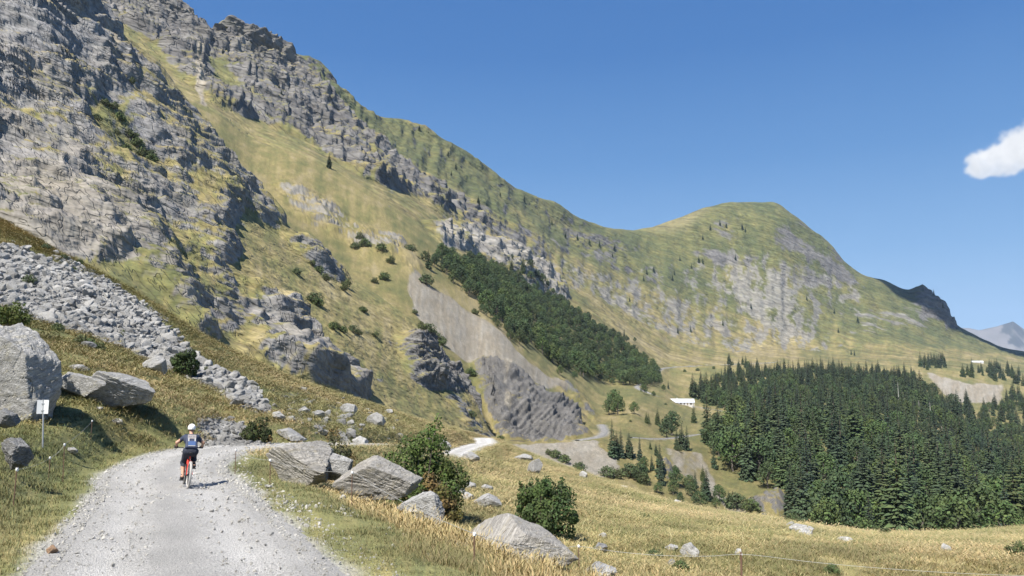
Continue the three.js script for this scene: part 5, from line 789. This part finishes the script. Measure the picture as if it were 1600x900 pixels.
  for (const [z, w] of [[0.60, 0.032], [-0.62, 0.030]]) {
    const wheel = new THREE.Group(); wheel.name = 'wheel'; bike.add(wheel); wheel.position.set(0, 0.365, z);
    const tyre = new THREE.TorusGeometry(0.335, w, 12, 56).rotateY(Math.PI / 2), knobs = []; for (let i = 0; i < 64; i++) for (const s of [-1, 0, 1]) { const a = (i + (s ? 0.5 : 0)) / 64 * 6.2832, g = new THREE.BoxGeometry(0.014, 0.009, 0.016), R = 0.335 + w * (s ? 0.86 : 1.0); g.translate(0, R, 0); g.rotateX(a); g.translate(s * w * 0.55, 0, 0); knobs.push(g); }
    part(wheel, 'tyre', bits(tyre, ...knobs), z > 0 ? dust : rubber); part(wheel, 'rim', bits(new THREE.TorusGeometry(0.298, 0.014, 8, 48).rotateY(Math.PI / 2)), black);
    const sp = []; for (let i = 0; i < 28; i++) { const a = i / 28 * 6.2832, b = a + (i % 2 ? 0.5 : -0.5); sp.push(bar([(i % 4 < 2 ? 0.03 : -0.03), Math.cos(b) * 0.03, Math.sin(b) * 0.03], [0, Math.cos(a) * 0.29, Math.sin(a) * 0.29], 0.0014, 0.0014, 4)); } part(wheel, 'spokes', bits(...sp), metal);
    part(wheel, 'hub', new THREE.CylinderGeometry(0.025, 0.025, z > 0 ? 0.13 : 0.10, 14).rotateZ(Math.PI / 2), black); part(wheel, 'brake_disc', new THREE.TorusGeometry(0.085, 0.010, 4, 30).scale(1, 1, 0.2).rotateY(Math.PI / 2).translate(-0.055, 0, 0), metal);
  }
  part(bike, 'frame', bits(bar([0, 0.34, 0.17], [0, 0.84, -0.36], 0.038, 0.036), bar([0, 0.82, 0.26], [0, 0.93, -0.35], 0.022, 0.026), bar([0, 0.34, 0.17], [0, 0.86, 0.28], 0.026, 0.022), bar([0, 0.80, -0.40], [0, 0.96, -0.345], 0.03, 0.03), ...[-1, 1].flatMap(s => [bar([s * 0.035, 0.35, 0.20], [s * 0.075, 0.365, 0.60], 0.014), bar([s * 0.075, 0.365, 0.60], [s * 0.035, 0.74, 0.26], 0.012)])), red);
  part(bike, 'fork', bits(...[-1, 1].flatMap(s => [bar([s * 0.06, 0.365, -0.62], [s * 0.06, 0.62, -0.53], 0.022, 0.022), bar([s * 0.06, 0.62, -0.53], [s * 0.06, 0.80, -0.43], 0.017)]), bar([-0.085, 0.79, -0.43], [0.085, 0.79, -0.43], 0.024), bar([0, 0.79, -0.43], [0, 1.02, -0.33], 0.02)), black);
  part(bike, 'battery_motor', bits(new THREE.CylinderGeometry(0.085, 0.085, 0.11, 24).rotateZ(Math.PI / 2).translate(0, 0.335, 0.15), bar([0, 0.42, 0.05], [0, 0.76, -0.30], 0.046, 0.042)), black);
  const hb = part(bike, 'handlebar', bits(tubeThrough([[-0.39, 1.085, -0.31], [-0.2, 1.075, -0.335], [-0.08, 1.045, -0.36], [0.08, 1.045, -0.36], [0.2, 1.075, -0.335], [0.39, 1.085, -0.31]], 0.012, 40, 8), bar([0, 1.01, -0.33], [0, 1.045, -0.36], 0.024)), black);
  for (const s of [-1, 1]) { part(hb, 'grip', bar([s * 0.27, 1.08, -0.323], [s * 0.40, 1.086, -0.309], 0.017, 0.018), rubber); part(hb, 'brake_lever', bits(bar([s * 0.24, 1.065, -0.34], [s * 0.33, 1.05, -0.385], 0.007, 0.005)), metal); }
  const seat = new THREE.SphereGeometry(1, 24, 14); { const q = seat.attributes.position; for (let i = 0; i < q.count; i++) { const z = q.getZ(i), f = z > 0 ? 0.075 : lerp(0.075, 0.022, Math.min(1, -z * 1.5)); q.setXYZ(i, q.getX(i) * f, q.getY(i) * 0.028, z * 0.135); } seat.computeVertexNormals(); }
  part(bike, 'saddle', seat.translate(0, 0.955, 0.31), black); part(bike, 'seat_post', bar([0, 0.84, 0.275], [0, 0.945, 0.305], 0.0155), black);
  const rings = [bar([-0.10, 0.34, 0.17], [0.10, 0.34, 0.17], 0.014), bar([-0.10, 0.34, 0.17], [-0.105, 0.175, 0.14], 0.014, 0.011), bar([0.10, 0.34, 0.17], [0.105, 0.505, 0.12], 0.014, 0.011)]; part(bike, 'crank', bits(...rings), metal);
  part(bike, 'chainring', new THREE.TorusGeometry(0.07, 0.008, 5, 32).scale(1, 1, 0.5).rotateY(Math.PI / 2).translate(0.065, 0.34, 0.17), metal); part(bike, 'cassette', bits(...[0.06, 0.05, 0.04, 0.03].map((q, i) => new THREE.CylinderGeometry(q, q, 0.006, 24).rotateZ(Math.PI / 2).translate(0.035 + i * 0.009, 0.365, 0.60))), metal);
  part(bike, 'chain', bits(bar([0.065, 0.41, 0.17], [0.05, 0.42, 0.60], 0.005, 0.005, 5), bar([0.065, 0.27, 0.17], [0.05, 0.26, 0.63], 0.005, 0.005, 5), bar([0.05, 0.26, 0.63], [0.05, 0.31, 0.6], 0.006, 0.006, 5)), metal);
  for (const s of [-1, 1]) part(bike, 'pedal', new THREE.BoxGeometry(0.10, 0.02, 0.10).translate(s * 0.155, s < 0 ? 0.178 : 0.502, s < 0 ? 0.14 : 0.12), black);
  part(bike, 'shock', bits(bar([0, 0.62, 0.22], [0, 0.80, -0.05], 0.022), bar([0, 0.80, -0.05], [0, 0.86, -0.14], 0.012)), black);
  bike.position.copy(riderAt); bike.scale.setScalar(0.93); bike.rotation.order = 'YXZ'; bike.rotation.y = HEAD; bike.rotation.z = -0.06; bike.rotation.x = -0.03;
  top(bike, 'mountain_bike', 'red framed mountain bike with dusty rear tyre under the cyclist', 'bicycle');
}
/* ---------- sign post, fences ---------- */
{
  const steel = plain([0.44, 0.45, 0.46], 0.45, 0.55), whiteP = plain([0.74, 0.74, 0.73], 0.5);
  const p = spot(68, 692, 4, 7), k = -p.z / FOCAL, H = 72 * k, g = new THREE.Group();
  part(g, 'post', bits(bar([0, -0.3, 0], [-0.06 * H, H, 0], 0.024, 0.024, 12), new THREE.CylinderGeometry(0.027, 0.027, 0.015, 12).translate(-0.06 * H, H, 0)), steel);
  const pw = 7.4 * k, ph = 21 * k; const board = part(g, 'sign_board', bits(new THREE.BoxGeometry(pw, ph, 0.018).rotateY(0.25).translate(-0.06 * H - pw * 0.56, H - ph * 0.48, 0.02), new THREE.BoxGeometry(pw, ph, 0.018).rotateY(-0.15).translate(-0.06 * H + pw * 0.56, H - ph * 0.48, 0.02)), whiteP);
  part(board, 'bracket', bits(new THREE.BoxGeometry(0.09, 0.025, 0.06).translate(-0.058 * H, H - ph * 0.25, 0), new THREE.BoxGeometry(0.09, 0.025, 0.06).translate(-0.056 * H, H - ph * 0.75, 0)), steel);
  g.position.copy(p); g.rotation.y = 0.35; top(g, 'sign_post', 'white sign plate on a grey steel post before the giant boulder', 'sign');
  const rust = plain([0.13, 0.075, 0.05], 0.9), knob = plain([0.75, 0.75, 0.73], 0.5), tops = {};
  const rod = (id, px, b, t, v0, v1, label, thick = 0.011, grp) => { const q = spot(px, b, v0, v1), h = (b - t) * -q.z / FOCAL, r = rng(px), lean = (r() - 0.5) * 0.12, o = new THREE.Group(); part(o, 'rod', bar([0, -0.25, 0], [lean * h, h, 0], thick, thick, 8), rust); const ins = part(o, 'insulator', bits(new THREE.CylinderGeometry(0.022, 0.026, 0.05, 10).translate(lean * h, h * 0.96, 0), new THREE.TorusGeometry(0.024, 0.007, 6, 12).rotateY(1.2).translate(lean * h + 0.02, h * 0.94, 0.02)), knob); o.position.copy(q); top(o, 'fence_rod', label, 'fence rod', grp); tops[id] = q.clone().add(V3(lean * h + 0.025, h * 0.95, 0.02)); };
  rod('a', 20, 793, 732, 3, 6, 'rusty fence rod with white insulator on the grassy verge'); rod('b', 76, 747, 715, 4, 6.6, 'short fence rod leaning beside the patch of brown leaves'); rod('c', 99, 745, 685, 4, 6.8, 'thin fence rod rising beside the white stone on the bank'); rod('d', 142, 680, 650, 5, 7.4, 'thin fence rod in the shadow of the giant boulder');
  rod('e', 367, 744, 705, 4, 7.5, 'thin fence rod inside the bend of the track'); rod('f', 422, 766, 723, 4, 7, 'fence rod in dry grass in front of the leaning boulder'); rod('g', 549, 804, 745, 3, 6.5, 'tall fence rod in front of the broad split boulder'); rod('h', 741, 884, 836, 3, 6, 'fence rod standing before the pale pointed boulder', 0.012);
  rod('j', 905, 892, 852, 4, 8, 'thin fence rod behind the dense green bush'); rod('k', 1159, 918, 864, 4, 7, 'thick wooden fence post with white cap on the meadow edge', 0.028); rod('m', 1660, 960, 905, 3, 8, 'fence rod at the far end of the meadow wire', 0.014);
  const wire = (ids, label, thick, mat, sag) => { const pts = []; ids.forEach((id, i) => { const a = tops[id]; pts.push([a.x, a.y, a.z]); const b = tops[ids[i + 1]]; if (b) for (let t = 1; t < 5; t++) { const q = t / 5; pts.push([lerp(a.x, b.x, q), lerp(a.y, b.y, q) - sag * 4 * q * (1 - q), lerp(a.z, b.z, q)]); } }); top(new THREE.Mesh(new THREE.TubeGeometry(new THREE.CatmullRomCurve3(pts.map(p => V3(...p))), pts.length * 6, thick, 5), mat), 'fence_wire', label, 'wire'); };
  const steelWire = plain([0.38, 0.38, 0.38], 0.5, 0.4), tape = plain([0.46, 0.455, 0.43], 0.7);
  wire(['a', 'b', 'c', 'd'], 'thin fence wire along the left bank below the giant boulder', 0.003, steelWire, 0.05); wire(['e', 'f', 'g', 'h'], 'thin fence wire running past the two large boulders', 0.004, steelWire, 0.08); wire(['h', 'j', 'k', 'm'], 'white electric fence tape strung across the meadow edge', 0.0045, tape, 0.12);
}
/* ---------- farm buildings ---------- */
function farm(px, b, wpx, D0, v0, v1, turn, name, label, detail) {
  const p = spot(px, b, v0, v1), k = -p.z / FOCAL, L = wpx * k, Wd = L * 0.34, H = L * 0.11, R = L * 0.135, g = new THREE.Group(), wall = plain([0.48, 0.46, 0.43], 0.9), roof = plain([0.52, 0.54, 0.57], 0.5, 0.2), dark = plain([0.03, 0.03, 0.035], 0.3), wood = plain([0.16, 0.11, 0.075], 0.9);
  part(g, 'wall', new THREE.ExtrudeGeometry(new THREE.Shape([[-Wd / 2, -3], [Wd / 2, -3], [Wd / 2, H], [0, H + R * 0.96], [-Wd / 2, H]].map(q => new THREE.Vector2(...q))), { depth: L, bevelEnabled: false }).translate(0, 0, -L / 2).rotateY(Math.PI / 2), wall);
  const sl = Math.hypot(Wd / 2, R) * 1.14, an = Math.atan2(R, Wd / 2), rf = part(g, 'roof', bits(...[-1, 1].map(s => new THREE.BoxGeometry(L * 1.04, 0.16, sl).rotateX(s * an).translate(0, H + R * 0.47 + 0.12, s * Wd * 0.27))), roof);
  if (detail) {
    const seams = []; for (let i = -13; i <= 13; i++) for (const s of [-1, 1]) seams.push(new THREE.BoxGeometry(0.06, 0.10, sl * 0.99).rotateX(s * an).translate(i / 13 * L * 0.5, H + R * 0.47 + 0.19, s * Wd * 0.27)); part(rf, 'seams', bits(...seams), roof);
    part(rf, 'chimney', new THREE.BoxGeometry(0.7, 1.6, 0.7).translate(-L * 0.18, H + R + 0.3, -0.3), wall);
    for (const [x, w, h, y, kind] of [[-0.40, 0.07, 0.5, 0.40, 'window'], [-0.30, 0.05, 0.42, 0.45, 'window'], [-0.18, 0.05, 0.75, 0.36, 'door'], [-0.05, 0.07, 0.45, 0.52, 'window'], [0.09, 0.05, 0.42, 0.48, 'window'], [0.22, 0.04, 0.8, 0.4, 'door'], [0.36, 0.07, 0.5, 0.46, 'window']]) { const o = part(g, kind, new THREE.BoxGeometry(w * L, h * H, 0.14).translate(x * L, y * H, Wd / 2), kind === 'door' ? wood : dark); const fw = w * L, fh = h * H; if (kind === 'window') part(o, 'frame', bits(new THREE.BoxGeometry(fw + 0.16, 0.09, 0.19).translate(x * L, y * H + fh / 2, Wd / 2), new THREE.BoxGeometry(fw + 0.16, 0.09, 0.19).translate(x * L, y * H - fh / 2, Wd / 2), new THREE.BoxGeometry(0.06, fh - 0.1, 0.17).translate(x * L, y * H, Wd / 2)), wood); else part(o, 'handle', new THREE.BoxGeometry(0.06, 0.2, 0.06).translate(x * L + fw * 0.35, y * H, Wd / 2 + 0.1), dark); }
  }
  g.position.copy(p); g.position.y += 0.2; g.rotation.y = turn; top(g, name, label, 'building');
}
farm(1065, 632, 37, 0, 15.8, 17.4, -0.10, 'farm_building', 'long low farm building with shiny white metal roof on the pasture', true);
farm(1527, 568, 16, 0, 17.6, 19.4, -0.25, 'barn', 'tiny far barn with white roof above the eroded bank', false);
/* dead trunks standing in the wood */
for (const [px, b, t, v0, v1] of [[1405, 640, 607, 15, 17.4], [1437, 655, 636, 15, 17.4], [1455, 662, 638, 15, 17.4]]) {
  const p = spot(px, b, v0, v1), h = pxHeight(p, b - t) + 6, g = new THREE.Group(), f = new Faces(), q = new Faces(), r = rng(px), c = [0.36, 0.34, 0.31]; f.tube([[0, -1, 0], [0.2, h * 0.5, 0], [0.1, h, 0.1]], [0.42, 0.3, 0.08], 7, c);
  for (let i = 0; i < 22; i++) { const y = h * (0.35 + 0.62 * r()), a = r() * 6.28, L = 0.6 + 1.4 * r(); q.tube([[0.15, y, 0], [Math.cos(a) * L, y - 0.2, Math.sin(a) * L]], [0.06, 0.02], 4, c); }
  part(g, 'trunk', f.geometry(), barkMat); part(g, 'branches', q.geometry(), barkMat); g.position.copy(p); top(g, 'dead_tree', px < 1420 ? 'tall bleached dead trunk standing above the far wood' : 'short bleached dead trunk among the spruces of the far wood', 'dead tree', px < 1420 ? undefined : 'short dead trunks');
}

/* ---------- grass and loose gravel ---------- */
function tuftGeometry(seed, blades, h, spread, wide, cols, bend = 0.5, heads = false) {
  const r = rng(seed), f = new Faces();
  for (let i = 0; i < blades; i++) {
    const a = r() * 6.2832, q = Math.sqrt(r()) * spread, x = Math.cos(a) * q, z = Math.sin(a) * q, L = h * (0.55 + 0.6 * r()), b = r() * 6.2832, out = L * bend * (0.3 + 0.9 * r()), w = wide * (0.7 + 0.6 * r()), dx = Math.cos(b), dz = Math.sin(b), c = cols[Math.floor(r() * cols.length)], col = tint(c, r, 0.2), n = [dx * 0.25, 0.93, dz * 0.25];
    const p = (t, s) => [x + dx * out * t * t - dz * s, L * t * (1 - 0.18 * bend * t) - 0.02, z + dz * out * t * t + dx * s];
    f.quad(p(0, -w), p(0, w), p(0.55, w * 0.75), p(0.55, -w * 0.75), col, n); f.tri(p(0.55, -w * 0.75), p(0.55, w * 0.75), p(1, 0), col, n);
    if (heads && r() < 0.6) { const c2 = tint([0.46, 0.36, 0.19], r, 0.15), m = (t, s, u) => { const e = p(t, s); e[1] += u; return e; }; f.quad(m(0.86, 0, -0.02), m(0.93, w * 2.6, 0), m(1.08, 0, 0.01), m(0.93, -w * 2.6, 0), c2, n); }
  }
  return f.geometry();
}
const dryC = [[0.46, 0.36, 0.185], [0.54, 0.45, 0.26], [0.40, 0.31, 0.15]], greenC = [[0.13, 0.15, 0.055], [0.16, 0.175, 0.075], [0.20, 0.19, 0.08], [0.30, 0.25, 0.12]], oliveC = [[0.215, 0.205, 0.075], [0.29, 0.245, 0.11], [0.165, 0.18, 0.06], [0.36, 0.295, 0.155]];
const GRASS = {
  green: [tuftGeometry(1, 30, 0.13, 0.14, 0.0032, greenC, 0.7), tuftGeometry(2, 30, 0.16, 0.16, 0.0032, greenC, 0.6)],
  olive: [tuftGeometry(3, 30, 0.20, 0.17, 0.0035, oliveC, 0.6), tuftGeometry(4, 30, 0.24, 0.19, 0.0035, oliveC, 0.7)],
  straw: [tuftGeometry(5, 26, 0.48, 0.17, 0.0022, dryC, 0.42, true), tuftGeometry(6, 24, 0.55, 0.17, 0.0022, dryC, 0.5, true)],
};
{
  const grassMat = new THREE.MeshStandardMaterial({ vertexColors: true, roughness: 0.9, side: THREE.DoubleSide });
  const r = rng(2024), lists = { green: [[], []], olive: [[], []], straw: [[], []] }, gravel = [], q3 = new THREE.Vector3(), o3 = new THREE.Object3D();
  const MAIN = TRACKS[0];
  for (let ri = 0; ri < NR - 1; ri++) {
    const v = VROW[ri]; if (v >= 9.25) break;
    for (let ci = 0; ci < NC - 1; ci++) {
      const a = at3(ri, ci), D = -GP[a + 2]; if (D < 2.2) continue; const X = GP[a]; if (Math.abs(X) > 0.80 * D + 3.5) continue;
      const b = at3(ri, ci + 1), c = at3(ri + 1, ci), area = Math.hypot(GP[b] - X, GP[b + 2] + D) * Math.hypot(GP[c] - X, GP[c + 2] + D);
      const size = clamp(D / 13, 0.85, 4.2), dens = 75 / Math.pow(size, 1.7), rock = GROCK[ri * NC + ci];
      let n = area * dens * (1 - sstep(0.35, 0.8, rock)); n = Math.floor(n) + (r() < n % 1 ? 1 : 0);
      for (let k = 0; k < n; k++) {
        const tc = r(), tr = r(), d = at3(ri + 1, ci + 1);
        const px = lerp(lerp(GP[a], GP[b], tc), lerp(GP[c], GP[d], tc), tr), py = lerp(lerp(GP[a + 1], GP[b + 1], tc), lerp(GP[c + 1], GP[d + 1], tc), tr), pz = lerp(lerp(GP[a + 2], GP[b + 2], tc), lerp(GP[c + 2], GP[d + 2], tc), tr);
        const t = D < 70 ? nearTrack(px, pz) : null, e = t ? t[1] : 99; if (e < 0.05 + 0.3 * fbm(px * 0.8, 3, pz * 0.8, 2)) continue;
        const rightSide = px > roadX(Math.min(20, -pz)), m = fbm(px * 0.22, 5, pz * 0.22, 3), m2 = fbm(px * 0.9, 9, pz * 0.9, 2);
        if (e < 0.9 && r() > 0.25 + e * 0.7) continue;
        if (fbm(px * 0.5 + 7, 2, pz * 0.5, 3) < -0.16 && r() < 0.8) continue;
        let kind = 'olive', h = 0.8;
        if (D < 30 && rightSide) { kind = e < 1.7 + m * 1.2 ? 'green' : e < 4.4 + m * 2.5 ? (r() < 0.28 + m ? 'straw' : 'olive') : (r() < 0.16 + m * 0.5 ? 'straw' : 'olive'); if (kind === 'straw') h = D < 18 ? 0.5 + 0.4 * r() : 0.45; if (e < 1.2) h = 0.6; }
        else if (D < 30) { kind = e < 2.6 + m * 1.6 ? 'green' : (r() < 0.12 + m * 0.7 ? 'straw' : r() < 0.5 - m * 0.6 ? 'green' : 'olive'); if (kind === 'straw') h = 0.55; }
        else { kind = r() < 0.06 + m * 0.4 + (rightSide ? 0.12 : 0) ? 'straw' : 'olive'; if (kind === 'straw') h = 0.42; }
        const s = size * (0.75 + 0.5 * r()), hh = s * h * (0.85 + 0.5 * m2) / Math.pow(size, 0.95);
        o3.position.set(px, py - 0.01, pz); o3.rotation.set((r() - 0.5) * 0.2, r() * 6.28, (r() - 0.5) * 0.2); o3.scale.set(s, hh, s); o3.updateMatrix();
        const tone = 0.85 + 0.3 * m + 0.3 * (r() - 0.5); const g2 = clamp(0.5 + 1.3 * fbm(px * 0.06, 12, pz * 0.06, 4)); lists[kind][r() < 0.5 ? 0 : 1].push([o3.matrix.clone(), tone * lerp(0.72, 1.12, g2), tone * lerp(0.80, 1.06, g2), tone * lerp(0.62, 1.05, g2)]);
      }
    }
  }
  const words = { green: ['green_grass', 'short grey green grass on the verges of the track'], olive: ['olive_grass', 'olive and yellow turf grass covering the hillside'], straw: ['dry_grass', 'tall straw coloured dry grass with seed heads'] };
  for (const k of Object.keys(lists)) lists[k].forEach((l, i) => { if (!l.length) return; const im = new THREE.InstancedMesh(GRASS[k][i], grassMat, l.length), c = new THREE.Color(); l.forEach((e, j) => { im.setMatrixAt(j, e[0]); im.setColorAt(j, c.setRGB(e[1], e[2], e[3])); }); top(im, words[k][0], words[k][1], 'grass', undefined, 'stuff'); console.log(k, l.length); });
  // loose stones on the track and along its edge
  const pebbles = [0, 1, 2].map(i => rockGeometry(500 + i, [1, 0.6, 0.85], { detail: 1, cuts: 7, rough: 0.05 })), pl = [[], [], []];
  for (let i = 0; i < MAIN.pts.length - 1; i++) {
    const p = MAIN.pts[i], q = MAIN.pts[i + 1], D = -p.z; if (D < 2 || D > 60) continue; const dx = q.x - p.x, dz = q.z - p.z, l = Math.hypot(dx, dz), n = Math.round(l * 4 * clamp(3600 / (D * 1.6), 20, 400));
    for (let k = 0; k < n; k++) {
      const edge = r() < 0.5, side = r() < 0.62 ? 1 : -1, w = edge ? side * (1.5 + (side > 0 ? 1.0 : 0.5) * Math.pow(r(), 1.4)) : (r() * 2 - 1) * 1.85, t = r(), x = p.x + dx * t - dz / l * w, z = p.z + dz * t + dx / l * w; if (!edge && fbm(x * 0.9, 3, z * 0.9, 2) < -0.05 && r() < 0.6) continue;
      const s = (0.0045 + 0.021 * Math.pow(r(), 9)) * clamp(D / 10, 0.9, 1.8); o3.position.set(x, Math.abs(w) > 1.9 ? groundY(x, -z) + s * 0.2 : p.y + (q.y - p.y) * t + 0.02 + s * 0.2, z); o3.rotation.set(r() * 3, r() * 6, r() * 3); o3.scale.set(s * (0.8 + 0.6 * r()), s, s * (0.8 + 0.5 * r())); o3.updateMatrix(); pl[Math.floor(r() * 3)].push(o3.matrix.clone());
    }
  }
  // stony apron where the verge has worn away on the right
  for (let k = 0; k < 2600; k++) { const D = 8 + 9 * r(), e = 2.2 + 3.0 * Math.pow(r(), 1.3), x = roadX(D) + e; if (fbm(x * 0.7 + 3, 2, D * 0.45, 3) < 0.02 + 0.05 * (e - 2)) continue; const s = (0.008 + 0.04 * Math.pow(r(), 6)); o3.position.set(x, groundY(x, D) + s * 0.3, -D); o3.rotation.set(r() * 3, r() * 6, r() * 3); o3.scale.set(s * (0.8 + 0.6 * r()), s, s); o3.updateMatrix(); pl[k % 3].push(o3.matrix.clone()); }
  const pm = stoneMat([0.52, 0.515, 0.50], 0.3, 0.005);
  pl.forEach((l, i) => { const im = new THREE.InstancedMesh(pebbles[i], pm, l.length), c = new THREE.Color(); l.forEach((m, j) => { im.setMatrixAt(j, m); const q = 0.68 + 0.42 * r(); im.setColorAt(j, c.setRGB(q, q * 0.985, q * 0.95)); }); top(im, 'loose_gravel', 'loose grey gravel stones scattered over the track and its edges', 'gravel', undefined, 'stuff'); console.log('gravel', l.length); });
}

/* ---------- distant mountains at the right ---------- */
{
  const f = (px) => { const P = [[1380, 575], [1440, 560], [1480, 522], [1500, 514], [1515, 514], [1530, 517], [1545, 513], [1558, 511], [1570, 507], [1583, 503], [1595, 512], [1610, 522], [1640, 505], [1700, 520], [1780, 495], [1900, 530], [2100, 560]]; let i = 0; while (i < P.length - 2 && P[i + 1][0] < px) i++; return lerp(P[i][1], P[i + 1][1], clamp((px - P[i][0]) / (P[i + 1][0] - P[i][0]))); };
  const nx = 260, nz = 40, P = [], C = [], I = [];
  for (let j = 0; j <= nz; j++) for (let i = 0; i <= nx; i++) { const px = lerp(1380, 2100, i / nx), t = j / nz, D = 9000 + 2600 * t, [a, b] = ray(px, f(px)), Hr = b * 11000, u = t < 0.75 ? t / 0.75 : 1 - (t - 0.75) / 0.25 * 0.5, X = a * D, n = ridged(X / 900, t * 2, 4.4, 5); let y = lerp(-250, Hr, Math.pow(u, 1.15)) + n * 170 * u * (1.06 - u) * 2.2; P.push(X, y + EYE, -D); const rk = clamp(0.5 + n * 0.7 + 0.4 * fbm(X / 300, t * 5, 2, 3)), g = t < 0.34 ? 1 - t / 0.34 : 0, dk = Math.abs(px - 1586) < (t - 0.42) * 70 + 8 * noise(t * 14, 2, 2) ? 1 : 0; let c = mixc([0.10, 0.096, 0.092], [0.185, 0.175, 0.165], rk); c = mixc(c, [0.05, 0.065, 0.03], clamp(g * 1.2 + 0.4 * noise(X / 200, t * 9, 5))); if (dk) c = mixc(c, [0.05, 0.055, 0.05], sstep(-0.2, 0.2, noise(X / 120, t * 7, 1) + 0.35)); C.push(...c); }
  for (let j = 0; j < nz; j++) for (let i = 0; i < nx; i++) { const a = j * (nx + 1) + i; I.push(a, a + 1, a + nx + 1, a + 1, a + nx + 2, a + nx + 1); }
  const g = new THREE.BufferGeometry(); g.setAttribute('position', new THREE.Float32BufferAttribute(P, 3)); g.setAttribute('color', new THREE.Float32BufferAttribute(C, 3)); g.setIndex(I); g.computeVertexNormals();
  structure(new THREE.Mesh(g, new THREE.MeshStandardMaterial({ vertexColors: true, roughness: 1 })), 'distant_mountains', 'pale limestone mountains on the far horizon');
  // ground between: wide valley plain out to the far range
  const q = new THREE.BufferGeometry(), pp = []; for (const [x, z] of [[-3000, -2900], [9000, -2900], [14000, -12500], [-6000, -12500]]) pp.push(x, -330, z); q.setAttribute('position', new THREE.Float32BufferAttribute(pp, 3)); q.setAttribute('normal', new THREE.Float32BufferAttribute([0, 1, 0, 0, 1, 0, 0, 1, 0, 0, 1, 0], 3)); q.setIndex([0, 1, 2, 0, 2, 3]);
  structure(new THREE.Mesh(q, plain([0.10, 0.12, 0.06], 1)), 'valley_plain', 'hidden valley floor beyond the ridge');
}
/* cloud drifting overhead, out of the picture, whose shadow lies on the right shoulder of the peak */
{
  const target = spot(1522, 520, 19.6, 20.95), c = target.clone().addScaledVector(SUN, 2300), parts = [], r = rng(99);
  for (let i = 0; i < 9; i++) { const g = new THREE.IcosahedronGeometry(1, 12), p = g.attributes.position, rr = 60 + 70 * r(), t = (i / 8 * 2 - 1); for (let k = 0; k < p.count; k++) { const x = p.getX(k), y = p.getY(k), z = p.getZ(k), n = 1 + 0.22 * fbm(x * 1.8 + i * 5, y * 1.8, z * 1.8, 4); p.setXYZ(k, x * n * rr, (y < 0 ? y * 0.5 : y) * n * rr * 0.7, z * n * rr); } g.deleteAttribute('uv'); g.translate(t * 190, (r() - 0.5) * 30, t * 60 + (r() - 0.5) * 60); parts.push(g); }
  const g = mergeVertices(mergeGeometries(parts.map(q => { q.deleteAttribute('normal'); return q; })), 1e-3); g.computeVertexNormals();
  const m = new THREE.Mesh(g, plain([0.9, 0.9, 0.9], 1)); m.position.copy(c); top(m, 'cloud', 'small white cumulus cloud high over the right shoulder of the peak', 'cloud');
}
/* haze of the summer air */
scene.fog = new THREE.FogExp2(0xb4cdf0, 0.000032);

renderer.render(scene, camera);
